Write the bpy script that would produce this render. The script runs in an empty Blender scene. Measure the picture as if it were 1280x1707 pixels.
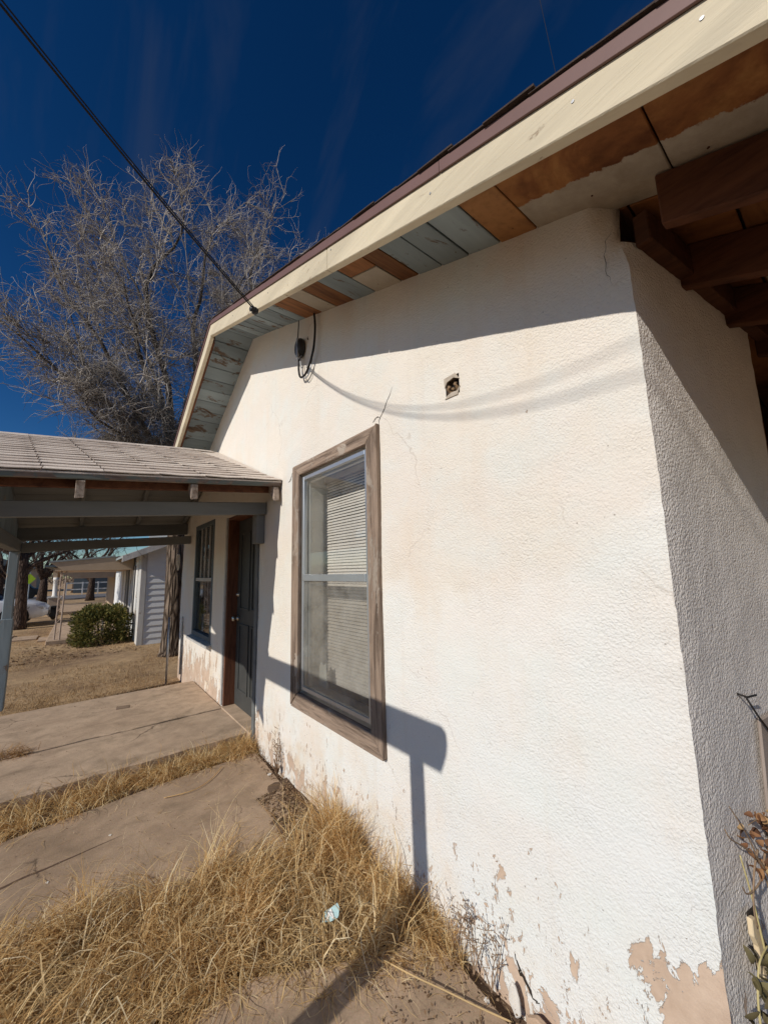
import bpy, math, random
import numpy as np
from mathutils import Vector, Matrix, noise as mnoise

random.seed(7)
rng = np.random.default_rng(11)
scene = bpy.context.scene
col = scene.collection
R = math.radians

# ------------------------------------------------------------------ camera
cam_d = bpy.data.cameras.new('camera')
cam = bpy.data.objects.new('camera', cam_d)
col.objects.link(cam)
cam_d.sensor_fit = 'HORIZONTAL'
cam_d.sensor_width = 36.0
cam_d.lens = 36.0 * 632.0 / 1280.0
cam_d.clip_start = 0.02
cam_d.clip_end = 1500
right = Vector((0.78487337, -0.61911446, -0.02590529))
upv = Vector((-0.07209693, -0.13276206, 0.98852226))
fwd = Vector((0.61544766, 0.77399711, 0.14883766))
mw = Matrix((( right.x, upv.x, -fwd.x, 0.0),
             ( right.y, upv.y, -fwd.y, 0.0),
             ( right.z, upv.z, -fwd.z, 1.5),
             (0, 0, 0, 1)))
cam.matrix_world = mw
scene.camera = cam

# ------------------------------------------------------------------ sky, sun, exposure
SUN = Vector((1.0, 0.122, -0.62)).normalized()          # the way the light travels
world = bpy.data.worlds.new('World')
scene.world = world
world.use_nodes = True
wn = world.node_tree
wn.nodes.clear()
sky = wn.nodes.new('ShaderNodeTexSky')
sky.sky_type = 'NISHITA'
sky.sun_disc = False
sky.sun_elevation = math.asin(-SUN.z)
sky.sun_rotation = math.atan2(-SUN.x, -SUN.y)
sky.altitude = 1000
sky.air_density = 1.0
sky.dust_density = 0.2
sky.ozone_density = 3.0
sgam = wn.nodes.new('ShaderNodeGamma')
sgam.inputs['Gamma'].default_value = 1.45
bg = wn.nodes.new('ShaderNodeBackground')
bg.inputs['Strength'].default_value = 0.033
wo = wn.nodes.new('ShaderNodeOutputWorld')
wn.links.new(sky.outputs[0], sgam.inputs[0])
shs = wn.nodes.new('ShaderNodeHueSaturation')
shs.inputs['Saturation'].default_value = 1.15
wn.links.new(sgam.outputs[0], shs.inputs['Color'])
# thin streaks of high cirrus
wtc = wn.nodes.new('ShaderNodeTexCoord')
wmp = wn.nodes.new('ShaderNodeMapping'); wmp.inputs['Rotation'].default_value = (0.25, 0.15, 0.5); wmp.inputs['Scale'].default_value = (7.0, 2.0, 1.1)
wnz = wn.nodes.new('ShaderNodeTexNoise'); wnz.inputs['Scale'].default_value = 1.3; wnz.inputs['Detail'].default_value = 6; wnz.inputs['Roughness'].default_value = 0.55; wnz.inputs['Distortion'].default_value = 0.3
wrp = wn.nodes.new('ShaderNodeValToRGB'); wrp.color_ramp.elements[0].position = 0.50; wrp.color_ramp.elements[1].position = 0.80
wrp.color_ramp.elements[1].color = (0.26, 0.26, 0.26, 1)
wmx = wn.nodes.new('ShaderNodeMix'); wmx.data_type = 'RGBA'; wmx.inputs[7].default_value = (1.9, 2.2, 3.0, 1)
wn.links.new(wtc.outputs['Generated'], wmp.inputs['Vector']); wn.links.new(wmp.outputs[0], wnz.inputs['Vector']); wn.links.new(wnz.outputs[0], wrp.inputs[0])
wn.links.new(wrp.outputs[0], wmx.inputs[0]); wn.links.new(shs.outputs[0], wmx.inputs[6])
wn.links.new(wmx.outputs[2], bg.inputs['Color'])
wn.links.new(bg.outputs[0], wo.inputs['Surface'])

sun_d = bpy.data.lights.new('sun', 'SUN')
sun_d.energy = 3.8
sun_d.angle = R(0.53)
sun_d.color = (1.0, 0.94, 0.85)
sun = bpy.data.objects.new('sun', sun_d)
sun.rotation_mode = 'QUATERNION'
sun.rotation_quaternion = SUN.to_track_quat('-Z', 'Y')
sun.location = (-20, -3, 15)
col.objects.link(sun)

scene.view_settings.view_transform = 'Standard'
scene.view_settings.look = 'None'
scene.view_settings.exposure = 0.0
scene.view_settings.gamma = 1.0
scene.view_settings.use_curve_mapping = False
scene.render.engine = 'CYCLES'
scene.cycles.max_bounces = 8

# ------------------------------------------------------------------ helpers
class MB:
    def __init__(self, xf=None):
        self.v = []; self.f = []; self.xf = xf
    def quad(self, a, b, c, d):
        n = len(self.v); self.v += [a, b, c, d]; self.f.append((n, n+1, n+2, n+3)); return self
    def box(self, x0, x1, y0, y1, z0, z1):
        return self.hexa([(x0,y0,z0),(x1,y0,z0),(x1,y1,z0),(x0,y1,z0),(x0,y0,z1),(x1,y0,z1),(x1,y1,z1),(x0,y1,z1)])
    def hexa(self, p):
        n = len(self.v); self.v += [tuple(q) for q in p]
        for f in ((0,3,2,1),(4,5,6,7),(0,1,5,4),(1,2,6,5),(2,3,7,6),(3,0,4,7)):
            self.f.append(tuple(n+i for i in f))
        return self
    def bar(self, a, b, w, h, up=(0,0,1)):
        """a square-cut bar from a to b, w wide and h high, centred on the line"""
        a = Vector(a); b = Vector(b); d = (b-a).normalized(); u = Vector(up)
        s = d.cross(u).normalized(); u = s.cross(d).normalized()
        s *= w/2; u *= h/2
        return self.hexa([a-s-u, a+s-u, b+s-u, b-s-u, a-s+u, a+s+u, b+s+u, b-s+u])
    def prism(self, poly, axis, t0, t1):
        """poly: 2-D points in the plane across axis, from t0 to t1"""
        n = len(self.v); k = len(poly)
        def P(q, t):
            return (t, q[0], q[1]) if axis == 0 else ((q[0], t, q[1]) if axis == 1 else (q[0], q[1], t))
        self.v += [P(q, t0) for q in poly] + [P(q, t1) for q in poly]
        self.f.append(tuple(range(n, n+k))[::-1]); self.f.append(tuple(range(n+k, n+2*k)))
        for i in range(k):
            j = (i+1) % k
            self.f.append((n+i, n+j, n+k+j, n+k+i))
        return self
    def tube(self, pts, rad, n=6, cap=True):
        pts = [Vector(p) for p in pts]
        if not hasattr(rad, '__len__'): rad = [rad]*len(pts)
        base = len(self.v); m = len(pts)
        ref = Vector((0.31, 0.17, 0.93))
        for i, p in enumerate(pts):
            d = (pts[min(i+1, m-1)] - pts[max(i-1, 0)])
            if d.length < 1e-9: d = Vector((0,0,1))
            d.normalize()
            s = d.cross(ref)
            if s.length < 0.05: s = d.cross(Vector((1,0,0)))
            s.normalize(); t = d.cross(s)
            for k in range(n):
                a = 2*math.pi*k/n
                self.v.append(tuple(p + (s*math.cos(a) + t*math.sin(a))*rad[i]))
        for i in range(m-1):
            for k in range(n):
                k2 = (k+1) % n
                self.f.append((base+i*n+k, base+i*n+k2, base+(i+1)*n+k2, base+(i+1)*n+k))
        if cap:
            self.f.append(tuple(base+k for k in range(n))[::-1])
            self.f.append(tuple(base+(m-1)*n+k for k in range(n)))
        return self
    def lathe(self, prof, c, n=16, axis=(0,0,1)):
        """prof: (radius, height) along axis from c"""
        c = Vector(c); ax = Vector(axis).normalized()
        s = ax.cross(Vector((0.3,0.9,0.1))).normalized(); t = ax.cross(s)
        b = len(self.v)
        for r, h in prof:
            for k in range(n):
                a = 2*math.pi*k/n
                self.v.append(tuple(c + ax*h + (s*math.cos(a)+t*math.sin(a))*r))
        for i in range(len(prof)-1):
            for k in range(n):
                k2 = (k+1) % n
                self.f.append((b+i*n+k, b+i*n+k2, b+(i+1)*n+k2, b+(i+1)*n+k))
        self.f.append(tuple(b+k for k in range(n))[::-1])
        self.f.append(tuple(b+(len(prof)-1)*n+k for k in range(n)))
        return self
    def mesh(self, name, mat, smooth=False):
        v = self.v if self.xf is None else [self.xf(p) for p in self.v]
        me = bpy.data.meshes.new(name)
        me.from_pydata([tuple(p) for p in v], [], self.f)
        me.materials.append(mat)
        if smooth:
            me.polygons.foreach_set('use_smooth', [True]*len(me.polygons))
        me.update()
        return me
    def build(self, name, mat, parent=None, smooth=False, bevel=0.0):
        return link(name, self.mesh(name, mat, smooth), parent, bevel)

def link(name, me, parent=None, bevel=0.0):
    o = bpy.data.objects.new(name, me)
    col.objects.link(o)
    if parent is not None:
        o.parent = parent
        o.matrix_parent_inverse = Matrix.Translation(-world_loc(parent))
    if bevel:
        b = o.modifiers.new('bevel', 'BEVEL'); b.width = bevel; b.segments = 1; b.limit_method = 'ANGLE'
    return o

def world_loc(o):
    p = Vector(o.location)
    q = o.parent
    while q is not None:
        # parents here never rotate; a part is built in world coordinates and sits at the origin
        if o.parent is not None:
            return Vector((0,0,0)) if o.type == 'MESH' else p
        q = q.parent
    return p

def tag(o, label, cat, group=None):
    o['label'] = label; o['category'] = cat
    if group: o['group'] = group
    return o
def structure(o):
    o['kind'] = 'structure'; return o
def stuff(o):
    o['kind'] = 'stuff'; return o
def thing(name, label, cat, loc=(0,0,0), group=None):
    o = bpy.data.objects.new(name, None)
    o.location = loc; o.empty_display_size = 0.1
    col.objects.link(o)
    return tag(o, label, cat, group)

def fast_mesh(name, verts, quads, mat, smooth=False):
    """numpy verts (n,3) and quads (m,4)"""
    me = bpy.data.meshes.new(name)
    me.vertices.add(len(verts)); me.vertices.foreach_set('co', verts.astype(np.float32).ravel())
    me.loops.add(quads.size); me.loops.foreach_set('vertex_index', quads.astype(np.int32).ravel())
    me.polygons.add(len(quads))
    me.polygons.foreach_set('loop_start', np.arange(0, quads.size, 4, dtype=np.int32))
    me.update(calc_edges=True)
    me.materials.append(mat)
    if smooth: me.polygons.foreach_set('use_smooth', np.ones(len(quads), dtype=bool))
    return me

# ------------------------------------------------------------------ materials
class NT:
    def __init__(self, name):
        self.m = bpy.data.materials.new(name); self.m.use_nodes = True
        self.t = self.m.node_tree; self.t.nodes.clear()
        self.out = self.t.nodes.new('ShaderNodeOutputMaterial')
        self.b = self.t.nodes.new('ShaderNodeBsdfPrincipled')
        self.t.links.new(self.b.outputs[0], self.out.inputs[0])
        self._co = None
    def n(self, typ, ins=None, **props):
        nd = self.t.nodes.new(typ)
        for k, v in props.items(): setattr(nd, k, v)
        for k, v in (ins or {}).items(): self.set(nd.inputs[k], v)
        return nd
    def set(self, sock, v):
        if isinstance(v, bpy.types.NodeSocket): self.t.links.new(v, sock)
        elif isinstance(v, bpy.types.Node): self.t.links.new(v.outputs[0], sock)
        else:
            if hasattr(v, '__len__') and len(v) == 3 and sock.type == 'RGBA': v = tuple(v)+(1,)
            sock.default_value = v
    def co(self, scale=(1,1,1), rot=(0,0,0), kind='Object'):
        if self._co is None: self._co = self.n('ShaderNodeTexCoord')
        return self.n('ShaderNodeMapping', {'Vector': self._co.outputs[kind], 'Scale': scale, 'Rotation': rot}).outputs[0]
    def noise(self, vec, scale, detail=4, rough=0.55, dist=0.0):
        return self.n('ShaderNodeTexNoise', {'Vector': vec, 'Scale': scale, 'Detail': detail, 'Roughness': rough, 'Distortion': dist}).outputs[0]
    def voro(self, vec, scale, feature='F1', rnd=1.0):
        return self.n('ShaderNodeTexVoronoi', {'Vector': vec, 'Scale': scale, 'Randomness': rnd}, feature=feature)
    def ramp(self, fac, stops, interp='LINEAR'):
        r = self.n('ShaderNodeValToRGB', {'Fac': fac})
        cr = r.color_ramp; cr.interpolation = interp
        while len(cr.elements) < len(stops): cr.elements.new(0.5)
        for e, (p, c) in zip(cr.elements, stops):
            e.position = p
            e.color = (c, c, c, 1) if not hasattr(c, '__len__') else (tuple(c)+(1,))[:4]
        return r.outputs[0]
    def mix(self, fac, a, b, mode='MIX'):
        m = self.n('ShaderNodeMix', data_type='RGBA', blend_type=mode)
        self.set(m.inputs[0], fac); self.set(m.inputs[6], a); self.set(m.inputs[7], b)
        return m.outputs[2]
    def math(self, op, a, b=0.0, c=None, clamp=False):
        m = self.n('ShaderNodeMath', operation=op, use_clamp=clamp)
        self.set(m.inputs[0], a); self.set(m.inputs[1], b)
        if c is not None: self.set(m.inputs[2], c)
        return m.outputs[0]
    def xyz(self, vec):
        s = self.n('ShaderNodeSeparateXYZ', {'Vector': vec}); return s.outputs
    def maprange(self, v, a, b, c=0.0, d=1.0, smooth=True):
        m = self.n('ShaderNodeMapRange', {'Value': v, 'From Min': a, 'From Max': b, 'To Min': c, 'To Max': d})
        m.interpolation_type = 'SMOOTHSTEP' if smooth else 'LINEAR'
        return m.outputs[0]
    def bump(self, h, strength=0.5, dist=0.01, normal=None):
        ins = {'Height': h, 'Strength': strength, 'Distance': dist}
        if normal is not None: ins['Normal'] = normal
        return self.n('ShaderNodeBump', ins).outputs[0]
    def rand(self):
        return self.n('ShaderNodeObjectInfo').outputs['Random']
    def finish(self, color, rough=0.8, normal=None, spec=0.3, metal=0.0):
        self.set(self.b.inputs['Base Color'], color); self.set(self.b.inputs['Roughness'], rough)
        self.b.inputs['Specular IOR Level'].default_value = spec
        self.set(self.b.inputs['Metallic'], metal)
        if normal is not None: self.set(self.b.inputs['Normal'], normal)
        return self.m

def m_plain(name, c, rough=0.7, var=0.12, scale=9, bump=0.15, metal=0.0, spec=0.3, stretch=(1,1,1)):
    t = NT(name); v = t.co(stretch)
    a = t.noise(v, scale, 5, 0.6)
    k = t.ramp(a, [(0.25, tuple(x*(1-var) for x in c)), (0.75, tuple(min(1, x*(1+var)) for x in c))])
    return t.finish(k, rough, t.bump(t.noise(v, scale*9, 4, 0.65), bump, 0.004), spec, metal)

def m_wood(name, c, c2, grain=(1,1,1), rough=0.75, bump=0.5, paint=None, amount=0.5, fine=1.0, var=0.25):
    """grain: scale per axis, low along the fibres; paint: a coat with flakes missing"""
    t = NT(name); v = t.co(grain)
    n1 = t.noise(v, 14*fine, 6, 0.65, 0.8); n2 = t.noise(v, 60*fine, 4, 0.7)
    w = t.ramp(n1, [(0.30, c2), (0.52, c), (0.72, tuple(min(1, x*1.25) for x in c))])
    dark = t.ramp(n2, [(0.30, 0.55), (0.5, 1.0)])
    w = t.mix(0.7, w, dark, 'MULTIPLY')
    h = t.math('ADD', t.math('MULTIPLY', n1, 0.7), t.math('MULTIPLY', n2, 0.5))
    rnd = t.ramp(t.rand(), [(0, 1-var), (1, 1+var*0.6)])
    if paint is not None:
        v2 = t.co(tuple(0.5*g+0.5 for g in grain))
        pm = t.noise(v2, 7, 8, 0.72, 0.6)
        k = t.ramp(pm, [(amount-0.02, 1.0), (amount+0.02, 0.0)])
        pc = t.ramp(t.noise(t.co(grain), 6, 5, 0.6), [(0.3, tuple(x*0.75 for x in paint)), (0.7, tuple(min(1,x*1.1) for x in paint))])
        w = t.mix(k, w, pc)
        h = t.math('ADD', t.math('MULTIPLY', h, t.math('SUBTRACT', 1.15, k)), t.math('MULTIPLY', k, t.math('ADD', 0.45, t.math('MULTIPLY', n1, 0.6))))
    w = t.mix(1.0, w, rnd, 'MULTIPLY')
    return t.finish(w, rough, t.bump(h, bump, 0.006), 0.25)

def m_stucco(name, side=False):
    t = NT(name); v = t.co()
    p = t.xyz(v); y, z = p[1], p[2]
    # dashed texture: small uneven grains about a centimetre across, softened by coats of paint
    gs = 112.0 if side else 120.0
    wv = t.n('ShaderNodeVectorMath', {0: v, 1: t.n('ShaderNodeVectorMath', {0: t.n('ShaderNodeTexNoise', {'Vector': v, 'Scale': gs*0.7, 'Detail': 2.0}).outputs[1], 'Scale': 0.012}, operation='SCALE').outputs[0]}, operation='ADD').outputs[0]
    vo0 = t.n('ShaderNodeTexVoronoi', {'Vector': wv, 'Scale': gs*1.05, 'Smoothness': 0.45}, feature='SMOOTH_F1')
    f1 = t.math('SUBTRACT', 1.0, t.math('MULTIPLY', vo0.outputs['Distance'], 1.5))
    f1 = t.math('ADD', t.math('MULTIPLY', f1, 0.55), t.math('MULTIPLY', t.noise(wv, gs*0.9, 4, 0.6), 0.8))
    f2 = t.noise(v, 300, 3, 0.6)
    big = t.noise(v, 2.2, 4, 0.6)
    amp = t.ramp(t.noise(v, 3.1, 5, 0.6), [(0.32, 0.45), (0.66, 1.0)])
    h = t.math('ADD', t.math('MULTIPLY', f1, amp), t.math('MULTIPLY', f2, 0.25))
    # base colour: cream high up, whiter low down on the near half, cloudy edges
    cloud = t.noise(v, 1.1, 5, 0.6, 0.4)
    if side:
        c = t.ramp(t.noise(v, 3.0, 6, 0.65), [(0.3, (0.70, 0.645, 0.595)), (0.7, (0.81, 0.755, 0.705))])
    else:
        pos = t.math('ADD', t.math('MULTIPLY', z, 0.42), t.math('MULTIPLY', y, 0.13))
        pos = t.math('ADD', pos, t.math('MULTIPLY', cloud, 0.55))
        c = t.ramp(pos, [(0.55, (0.725, 0.735, 0.722)), (0.95, (0.775, 0.75, 0.70)), (1.45, (0.745, 0.69, 0.61))])
        c = t.mix(t.ramp(t.noise(v, 2.4, 4, 0.55, 0.3), [(0.45, 0.0), (0.62, 0.38)]), c, (0.775, 0.71, 0.65))
        c = t.mix(t.ramp(t.noise(t.co((1,1,1),(0.3,0.2,0.9)), 3.1, 4, 0.55, 0.3), [(0.46, 0.0), (0.66, 0.45)]), c, (0.70, 0.735, 0.705))
        rust = t.ramp(t.noise(t.co((1, 1, 0.35)), 2.6, 6, 0.65), [(0.55, 0.0), (0.74, 0.32)])
        c = t.mix(rust, c, (0.70, 0.57, 0.44))
        # splash-back dirt near the ground
        dirt = t.math('MULTIPLY', t.maprange(z, 0.75, 0.0), t.maprange(t.noise(v, 5, 6, 0.65), 0.35, 0.75))
        dirt = t.math('MULTIPLY', dirt, t.maprange(y, 1.0, 2.0, 0.25, 0.8))
        c = t.mix(dirt, c, (0.66, 0.49, 0.31))
        # hairline cracks and faint drip streaks
        hv = t.n('ShaderNodeVectorMath', {0: v, 1: t.n('ShaderNodeVectorMath', {0: t.n('ShaderNodeTexNoise', {'Vector': v, 'Scale': 2.5, 'Detail': 7.0}).outputs[1], 'Scale': 0.45}, operation='SCALE').outputs[0]}, operation='ADD').outputs[0]
        hc = t.ramp(t.voro(hv, 0.8, 'DISTANCE_TO_EDGE').outputs['Distance'], [(0.0, 1.0), (0.0035, 0.0)])
        hc = t.math('MULTIPLY', hc, t.ramp(t.noise(v, 1.7, 3), [(0.50, 0.0), (0.62, 0.36)]))
        c = t.mix(hc, c, (0.36, 0.29, 0.23))
        dr = t.ramp(t.noise(t.co((1, 9, 0.35)), 2.0, 5, 0.6), [(0.56, 0.0), (0.72, 0.13)])
        c = t.mix(dr, c, (0.60, 0.51, 0.41))
    # pits and dark specks
    vo = t.voro(v, 26)
    spk = t.ramp(vo.outputs['Distance'], [(0.05, 1.0), (0.10, 0.0)])
    spk = t.math('MULTIPLY', spk, t.ramp(t.noise(v, 7, 3), [(0.56, 0.0), (0.62, 0.8)]))
    c = t.mix(spk, c, (0.30, 0.26, 0.22))
    # flaked places: bare tan plaster under the paint
    fl = t.noise(t.co((1, 1, 0.55)), 8.5, 8, 0.66, 0.45)
    if side:
        lim = t.maprange(z, 0.05, 1.1, 0.50, 0.20, False)
    else:
        lo = t.maprange(z, 0.02, 0.62, 0.482, 0.275, False)                 # along the foot of the wall
        farp = t.math('MULTIPLY', t.maprange(y, 4.55, 5.0), t.maprange(z, 0.95, 0.55))
        farp = t.math('MULTIPLY', farp, 0.13)
        foot = t.math('MULTIPLY', t.maprange(y, 0.62, 0.40), t.maprange(z, 0.60, 0.42))
        foot = t.math('MULTIPLY', foot, 0.22)
        lim = t.math('ADD', lo, t.math('ADD', farp, foot))
        lim = t.math('SUBTRACT', lim, t.math('MULTIPLY', t.math('MULTIPLY', t.maprange(y, 1.0, 1.25), t.maprange(y, 2.1, 1.8)), 0.1))
    peel = t.maprange(t.math('SUBTRACT', lim, fl), -0.004, 0.006)
    fl2 = t.noise(t.co((1, 1, 0.5)), 34, 5, 0.65, 0.5)
    lim2 = t.maprange(z, 0.05, 0.85, 0.41, 0.25, False)
    peel = t.math('MAXIMUM', peel, t.maprange(t.math('SUBTRACT', lim2, fl2), -0.006, 0.008))
    pc = t.ramp(t.noise(v, 9, 6, 0.65), [(0.3, (0.45, 0.33, 0.245)), (0.7, (0.62, 0.48, 0.37))])
    c = t.mix(peel, c, pc)
    h = t.math('SUBTRACT', t.math('MULTIPLY', h, t.math('SUBTRACT', 1.0, t.math('MULTIPLY', peel, 0.75))), t.math('MULTIPLY', peel, 0.55))
    nb = t.bump(big, 0.25, 0.05)
    return t.finish(c, 0.92, t.bump(h, 1.0 if side else 0.85, 0.0055 if side else 0.0042, nb), 0.15)

def m_concrete(name, c, c2, stain=(0.2, 0.15, 0.10)):
    t = NT(name); v = t.co()
    n1 = t.noise(v, 1.9, 7, 0.66, 1.1); n2 = t.noise(v, 9, 6, 0.65); n3 = t.noise(v, 120, 4, 0.6)
    k = t.ramp(n1, [(0.30, c2), (0.66, c)])
    k = t.mix(0.65, k, t.ramp(n2, [(0.3, 0.66), (0.65, 1.08)]), 'MULTIPLY')
    ag = t.voro(v, 170)
    k = t.mix(t.ramp(ag.outputs['Distance'], [(0.16, 0.35), (0.24, 0.0)]), k, t.mix(0.5, ag.outputs['Color'], (0.35, 0.27, 0.20)))
    k = t.mix(0.55, k, t.ramp(n3, [(0.32, 0.72), (0.55, 1.0)]), 'MULTIPLY')
    st = t.ramp(t.noise(t.co((0.85, 1.15, 1), (0, 0, 0.5)), 3.6, 7, 0.7, 0.8), [(0.50, 0.0), (0.70, 0.6)])
    k = t.mix(st, k, stain)
    vo = t.voro(t.n('ShaderNodeVectorMath', {0: v, 1: t.n('ShaderNodeVectorMath', {0: t.n('ShaderNodeTexNoise', {'Vector': v, 'Scale': 3.0, 'Detail': 6.0}).outputs[1], 'Scale': 0.35}, operation='SCALE').outputs[0]}, operation='ADD').outputs[0], 0.75, 'DISTANCE_TO_EDGE')
    ck = t.ramp(vo.outputs['Distance'], [(0.0, 1.0), (0.006, 0.0)])
    ck = t.math('MULTIPLY', ck, t.ramp(t.noise(v, 1.3, 3), [(0.50, 0.0), (0.60, 0.8)]))
    k = t.mix(ck, k, (0.07, 0.05, 0.035))
    h = t.math('SUBTRACT', t.math('ADD', t.math('MULTIPLY', n2, 0.5), t.math('MULTIPLY', n3, 0.25)), t.math('MULTIPLY', ck, 0.7))
    return t.finish(k, 0.9, t.bump(h, 0.55, 0.008), 0.2)

def m_ground():
    t = NT('dry_yard'); v = t.co()
    n1 = t.noise(v, 0.55, 6, 0.62, 0.5); n2 = t.noise(v, 5, 7, 0.7); n3 = t.noise(v, 45, 5, 0.7)
    k = t.ramp(n1, [(0.30, (0.26, 0.17, 0.105)), (0.50, (0.48, 0.33, 0.19)), (0.7, (0.58, 0.42, 0.25))])
    k = t.mix(0.75, k, t.ramp(n2, [(0.3, 0.55), (0.68, 1.2)]), 'MULTIPLY')
    k = t.mix(0.6, k, t.ramp(n3, [(0.3, 0.5), (0.62, 1.15)]), 'MULTIPLY')
    h = t.math('ADD', t.math('MULTIPLY', n2, 0.6), t.math('MULTIPLY', n3, 0.4))
    return t.finish(k, 0.95, t.bump(h, 0.9, 0.03), 0.1)

def m_island(name, stops, rough=0.7, trans=0.32, by_object=False):
    """each blade or leaf its own tone"""
    t = NT(name)
    g = t.n('ShaderNodeNewGeometry')
    k = t.ramp(t.rand() if by_object else g.outputs['Random Per Island'], stops)
    k = t.mix(0.35, k, t.ramp(t.noise(t.co(), 5.5, 4), [(0.3, 0.66), (0.66, 1.15)]), 'MULTIPLY')
    t.finish(k, rough, None, 0.2)
    if trans:
        tr = t.n('ShaderNodeBsdfTranslucent', {'Color': k})
        mx = t.n('ShaderNodeMixShader', {0: trans, 1: t.b.outputs[0], 2: tr.outputs[0]})
        t.t.links.new(mx.outputs[0], t.out.inputs[0])
    return t.m

def m_bark(name, c, c2, fur=1.0, scale=16, zs=0.18):
    t = NT(name); v = t.co((1, 1, zs))
    d = t.n('ShaderNodeVectorMath', {0: v, 1: t.n('ShaderNodeVectorMath', {0: t.n('ShaderNodeTexNoise', {'Vector': v, 'Scale': 9.0, 'Detail': 4.0}).outputs[1], 'Scale': 0.06}, operation='SCALE').outputs[0]}, operation='ADD').outputs[0]
    vo = t.voro(d, scale, 'DISTANCE_TO_EDGE').outputs['Distance']
    n = t.noise(t.co((1,1,0.4)), 40, 5, 0.7)
    r = t.ramp(vo, [(0.0, 0.0), (0.28, 1.0)])
    k = t.mix(r, c2, c)
    k = t.mix(0.6, k, t.ramp(n, [(0.3, 0.55), (0.7, 1.2)]), 'MULTIPLY')
    return t.finish(k, 0.95, t.bump(t.math('ADD', r, t.math('MULTIPLY', n, 0.4)), 1.0, 0.03*fur), 0.1)

def m_glass(name, tint=(0.93, 0.95, 0.95), dust=0.05):
    t = NT(name)
    tr = t.n('ShaderNodeBsdfTransparent', {'Color': tint})
    gl = t.n('ShaderNodeBsdfGlossy', {'Color': (1,1,1), 'Roughness': 0.03})
    lw = t.n('ShaderNodeLayerWeight', {'Blend': 0.5})
    fr = t.math('ADD', t.math('MULTIPLY', t.math('POWER', lw.outputs['Facing'], 4.0), 0.6), 0.035)
    df = t.n('ShaderNodeBsdfDiffuse', {'Color': (0.55, 0.54, 0.50)})
    dd = t.math('MULTIPLY', t.ramp(t.noise(t.co(), 6, 7, 0.7), [(0.35, 0.3), (0.75, 1.6)]), dust)
    m0 = t.n('ShaderNodeMixShader', {0: dd, 1: tr.outputs[0], 2: df.outputs[0]})
    m1 = t.n('ShaderNodeMixShader', {0: fr, 1: m0.outputs[0], 2: gl.outputs[0]})
    t.t.nodes.remove(t.b)
    t.t.links.new(m1.outputs[0], t.out.inputs[0])
    return t.m

M = {}
M['stucco'] = m_stucco('painted_stucco')
M['stucco_side'] = m_stucco('bare_grey_stucco', True)
M['fascia'] = m_wood('cream_painted_board', (0.46, 0.36, 0.25), (0.28, 0.20, 0.13), (1, 0.10, 1), 0.7, 1.0, (0.66, 0.575, 0.42), 0.645, 1.8, 0.06)
M['drip'] = m_plain('brown_drip_metal', (0.165, 0.095, 0.085), 0.5, 0.10, 4, 0.05)
M['shingle_dark'] = m_plain('dark_shingle', (0.07, 0.05, 0.042), 0.95, 0.3, 60, 0.8)
M['deck_blue'] = m_wood('weathered_blue_grey_board', (0.17, 0.12, 0.085), (0.08, 0.05, 0.035), (0.14, 1, 1), 0.8, 0.6, (0.29, 0.345, 0.36), 0.585, 1.3, 0.3)
M['deck_brown'] = m_wood('bare_brown_board', (0.27, 0.115, 0.042), (0.11, 0.042, 0.018), (0.14, 1, 1), 0.75, 0.4, None, 0.5, 0.8, 0.35)
M['plywood'] = m_wood('raw_plywood', (0.25, 0.10, 0.034), (0.12, 0.043, 0.016), (0.5, 0.22, 1), 0.7, 0.25, None, 0.5, 0.5, 0.3)
def m_overpaint():
    # raw ply with cream wall paint lapped over its inner edge by hand
    t = NT('ply_with_overpaint'); v = t.co((0.5, 0.22, 1)); u = t.co()
    n1 = t.noise(v, 8, 6, 0.62, 1.6); n2 = t.noise(v, 45, 4, 0.7)
    w = t.ramp(n1, [(0.32, (0.11, 0.038, 0.014)), (0.50, (0.24, 0.095, 0.032)), (0.66, (0.36, 0.165, 0.055))])
    w = t.mix(0.6, w, t.ramp(n2, [(0.3, 0.6), (0.55, 1.05)]), 'MULTIPLY')
    x = t.math('ADD', t.xyz(u)[0], t.math('MULTIPLY', t.math('SUBTRACT', t.noise(u, 26, 6, 0.7), 0.5), 0.055))
    k = t.maprange(x, 1.158, 1.164)
    pc = t.ramp(t.noise(u, 14, 6, 0.65), [(0.3, (0.33, 0.275, 0.21)), (0.7, (0.46, 0.40, 0.32))])
    return t.finish(t.mix(k, w, pc), 0.8, t.bump(t.math('ADD', n2, t.math('MULTIPLY', k, 0.5)), 0.5, 0.005), 0.2)
M['overpaint'] = m_overpaint()
M['ply_light'] = m_wood('swirled_plywood', (0.36, 0.17, 0.06), (0.17, 0.065, 0.022), (0.7, 0.4, 1), 0.7, 0.3, None, 0.5, 0.55, 0.1)
M['deck_cream'] = m_plain('cream_overpaint', (0.40, 0.345, 0.27), 0.8, 0.1, 10, 0.25)
M['rafter'] = m_wood('old_rafter', (0.125, 0.05, 0.026), (0.055, 0.02, 0.012), (1, 0.14, 1), 0.8, 0.4)
M['trim_v'] = m_wood('grey_weathered_trim_upright', (0.33, 0.245, 0.185), (0.095, 0.065, 0.047), (1, 1, 0.07), 0.85, 1.0, (0.42, 0.35, 0.285), 0.42, 2.0, 0.16)
M['trim_h'] = m_wood('grey_weathered_trim_level', (0.33, 0.245, 0.185), (0.095, 0.065, 0.047), (1, 0.07, 1), 0.85, 1.0, (0.42, 0.35, 0.285), 0.42, 2.0, 0.16)
M['alu'] = m_plain('aluminium', (0.55, 0.58, 0.60), 0.38, 0.08, 6, 0.05, 0.75)
M['jamb'] = m_plain('white_jamb_paint', (0.66, 0.63, 0.57), 0.7, 0.06, 5, 0.1)
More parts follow.
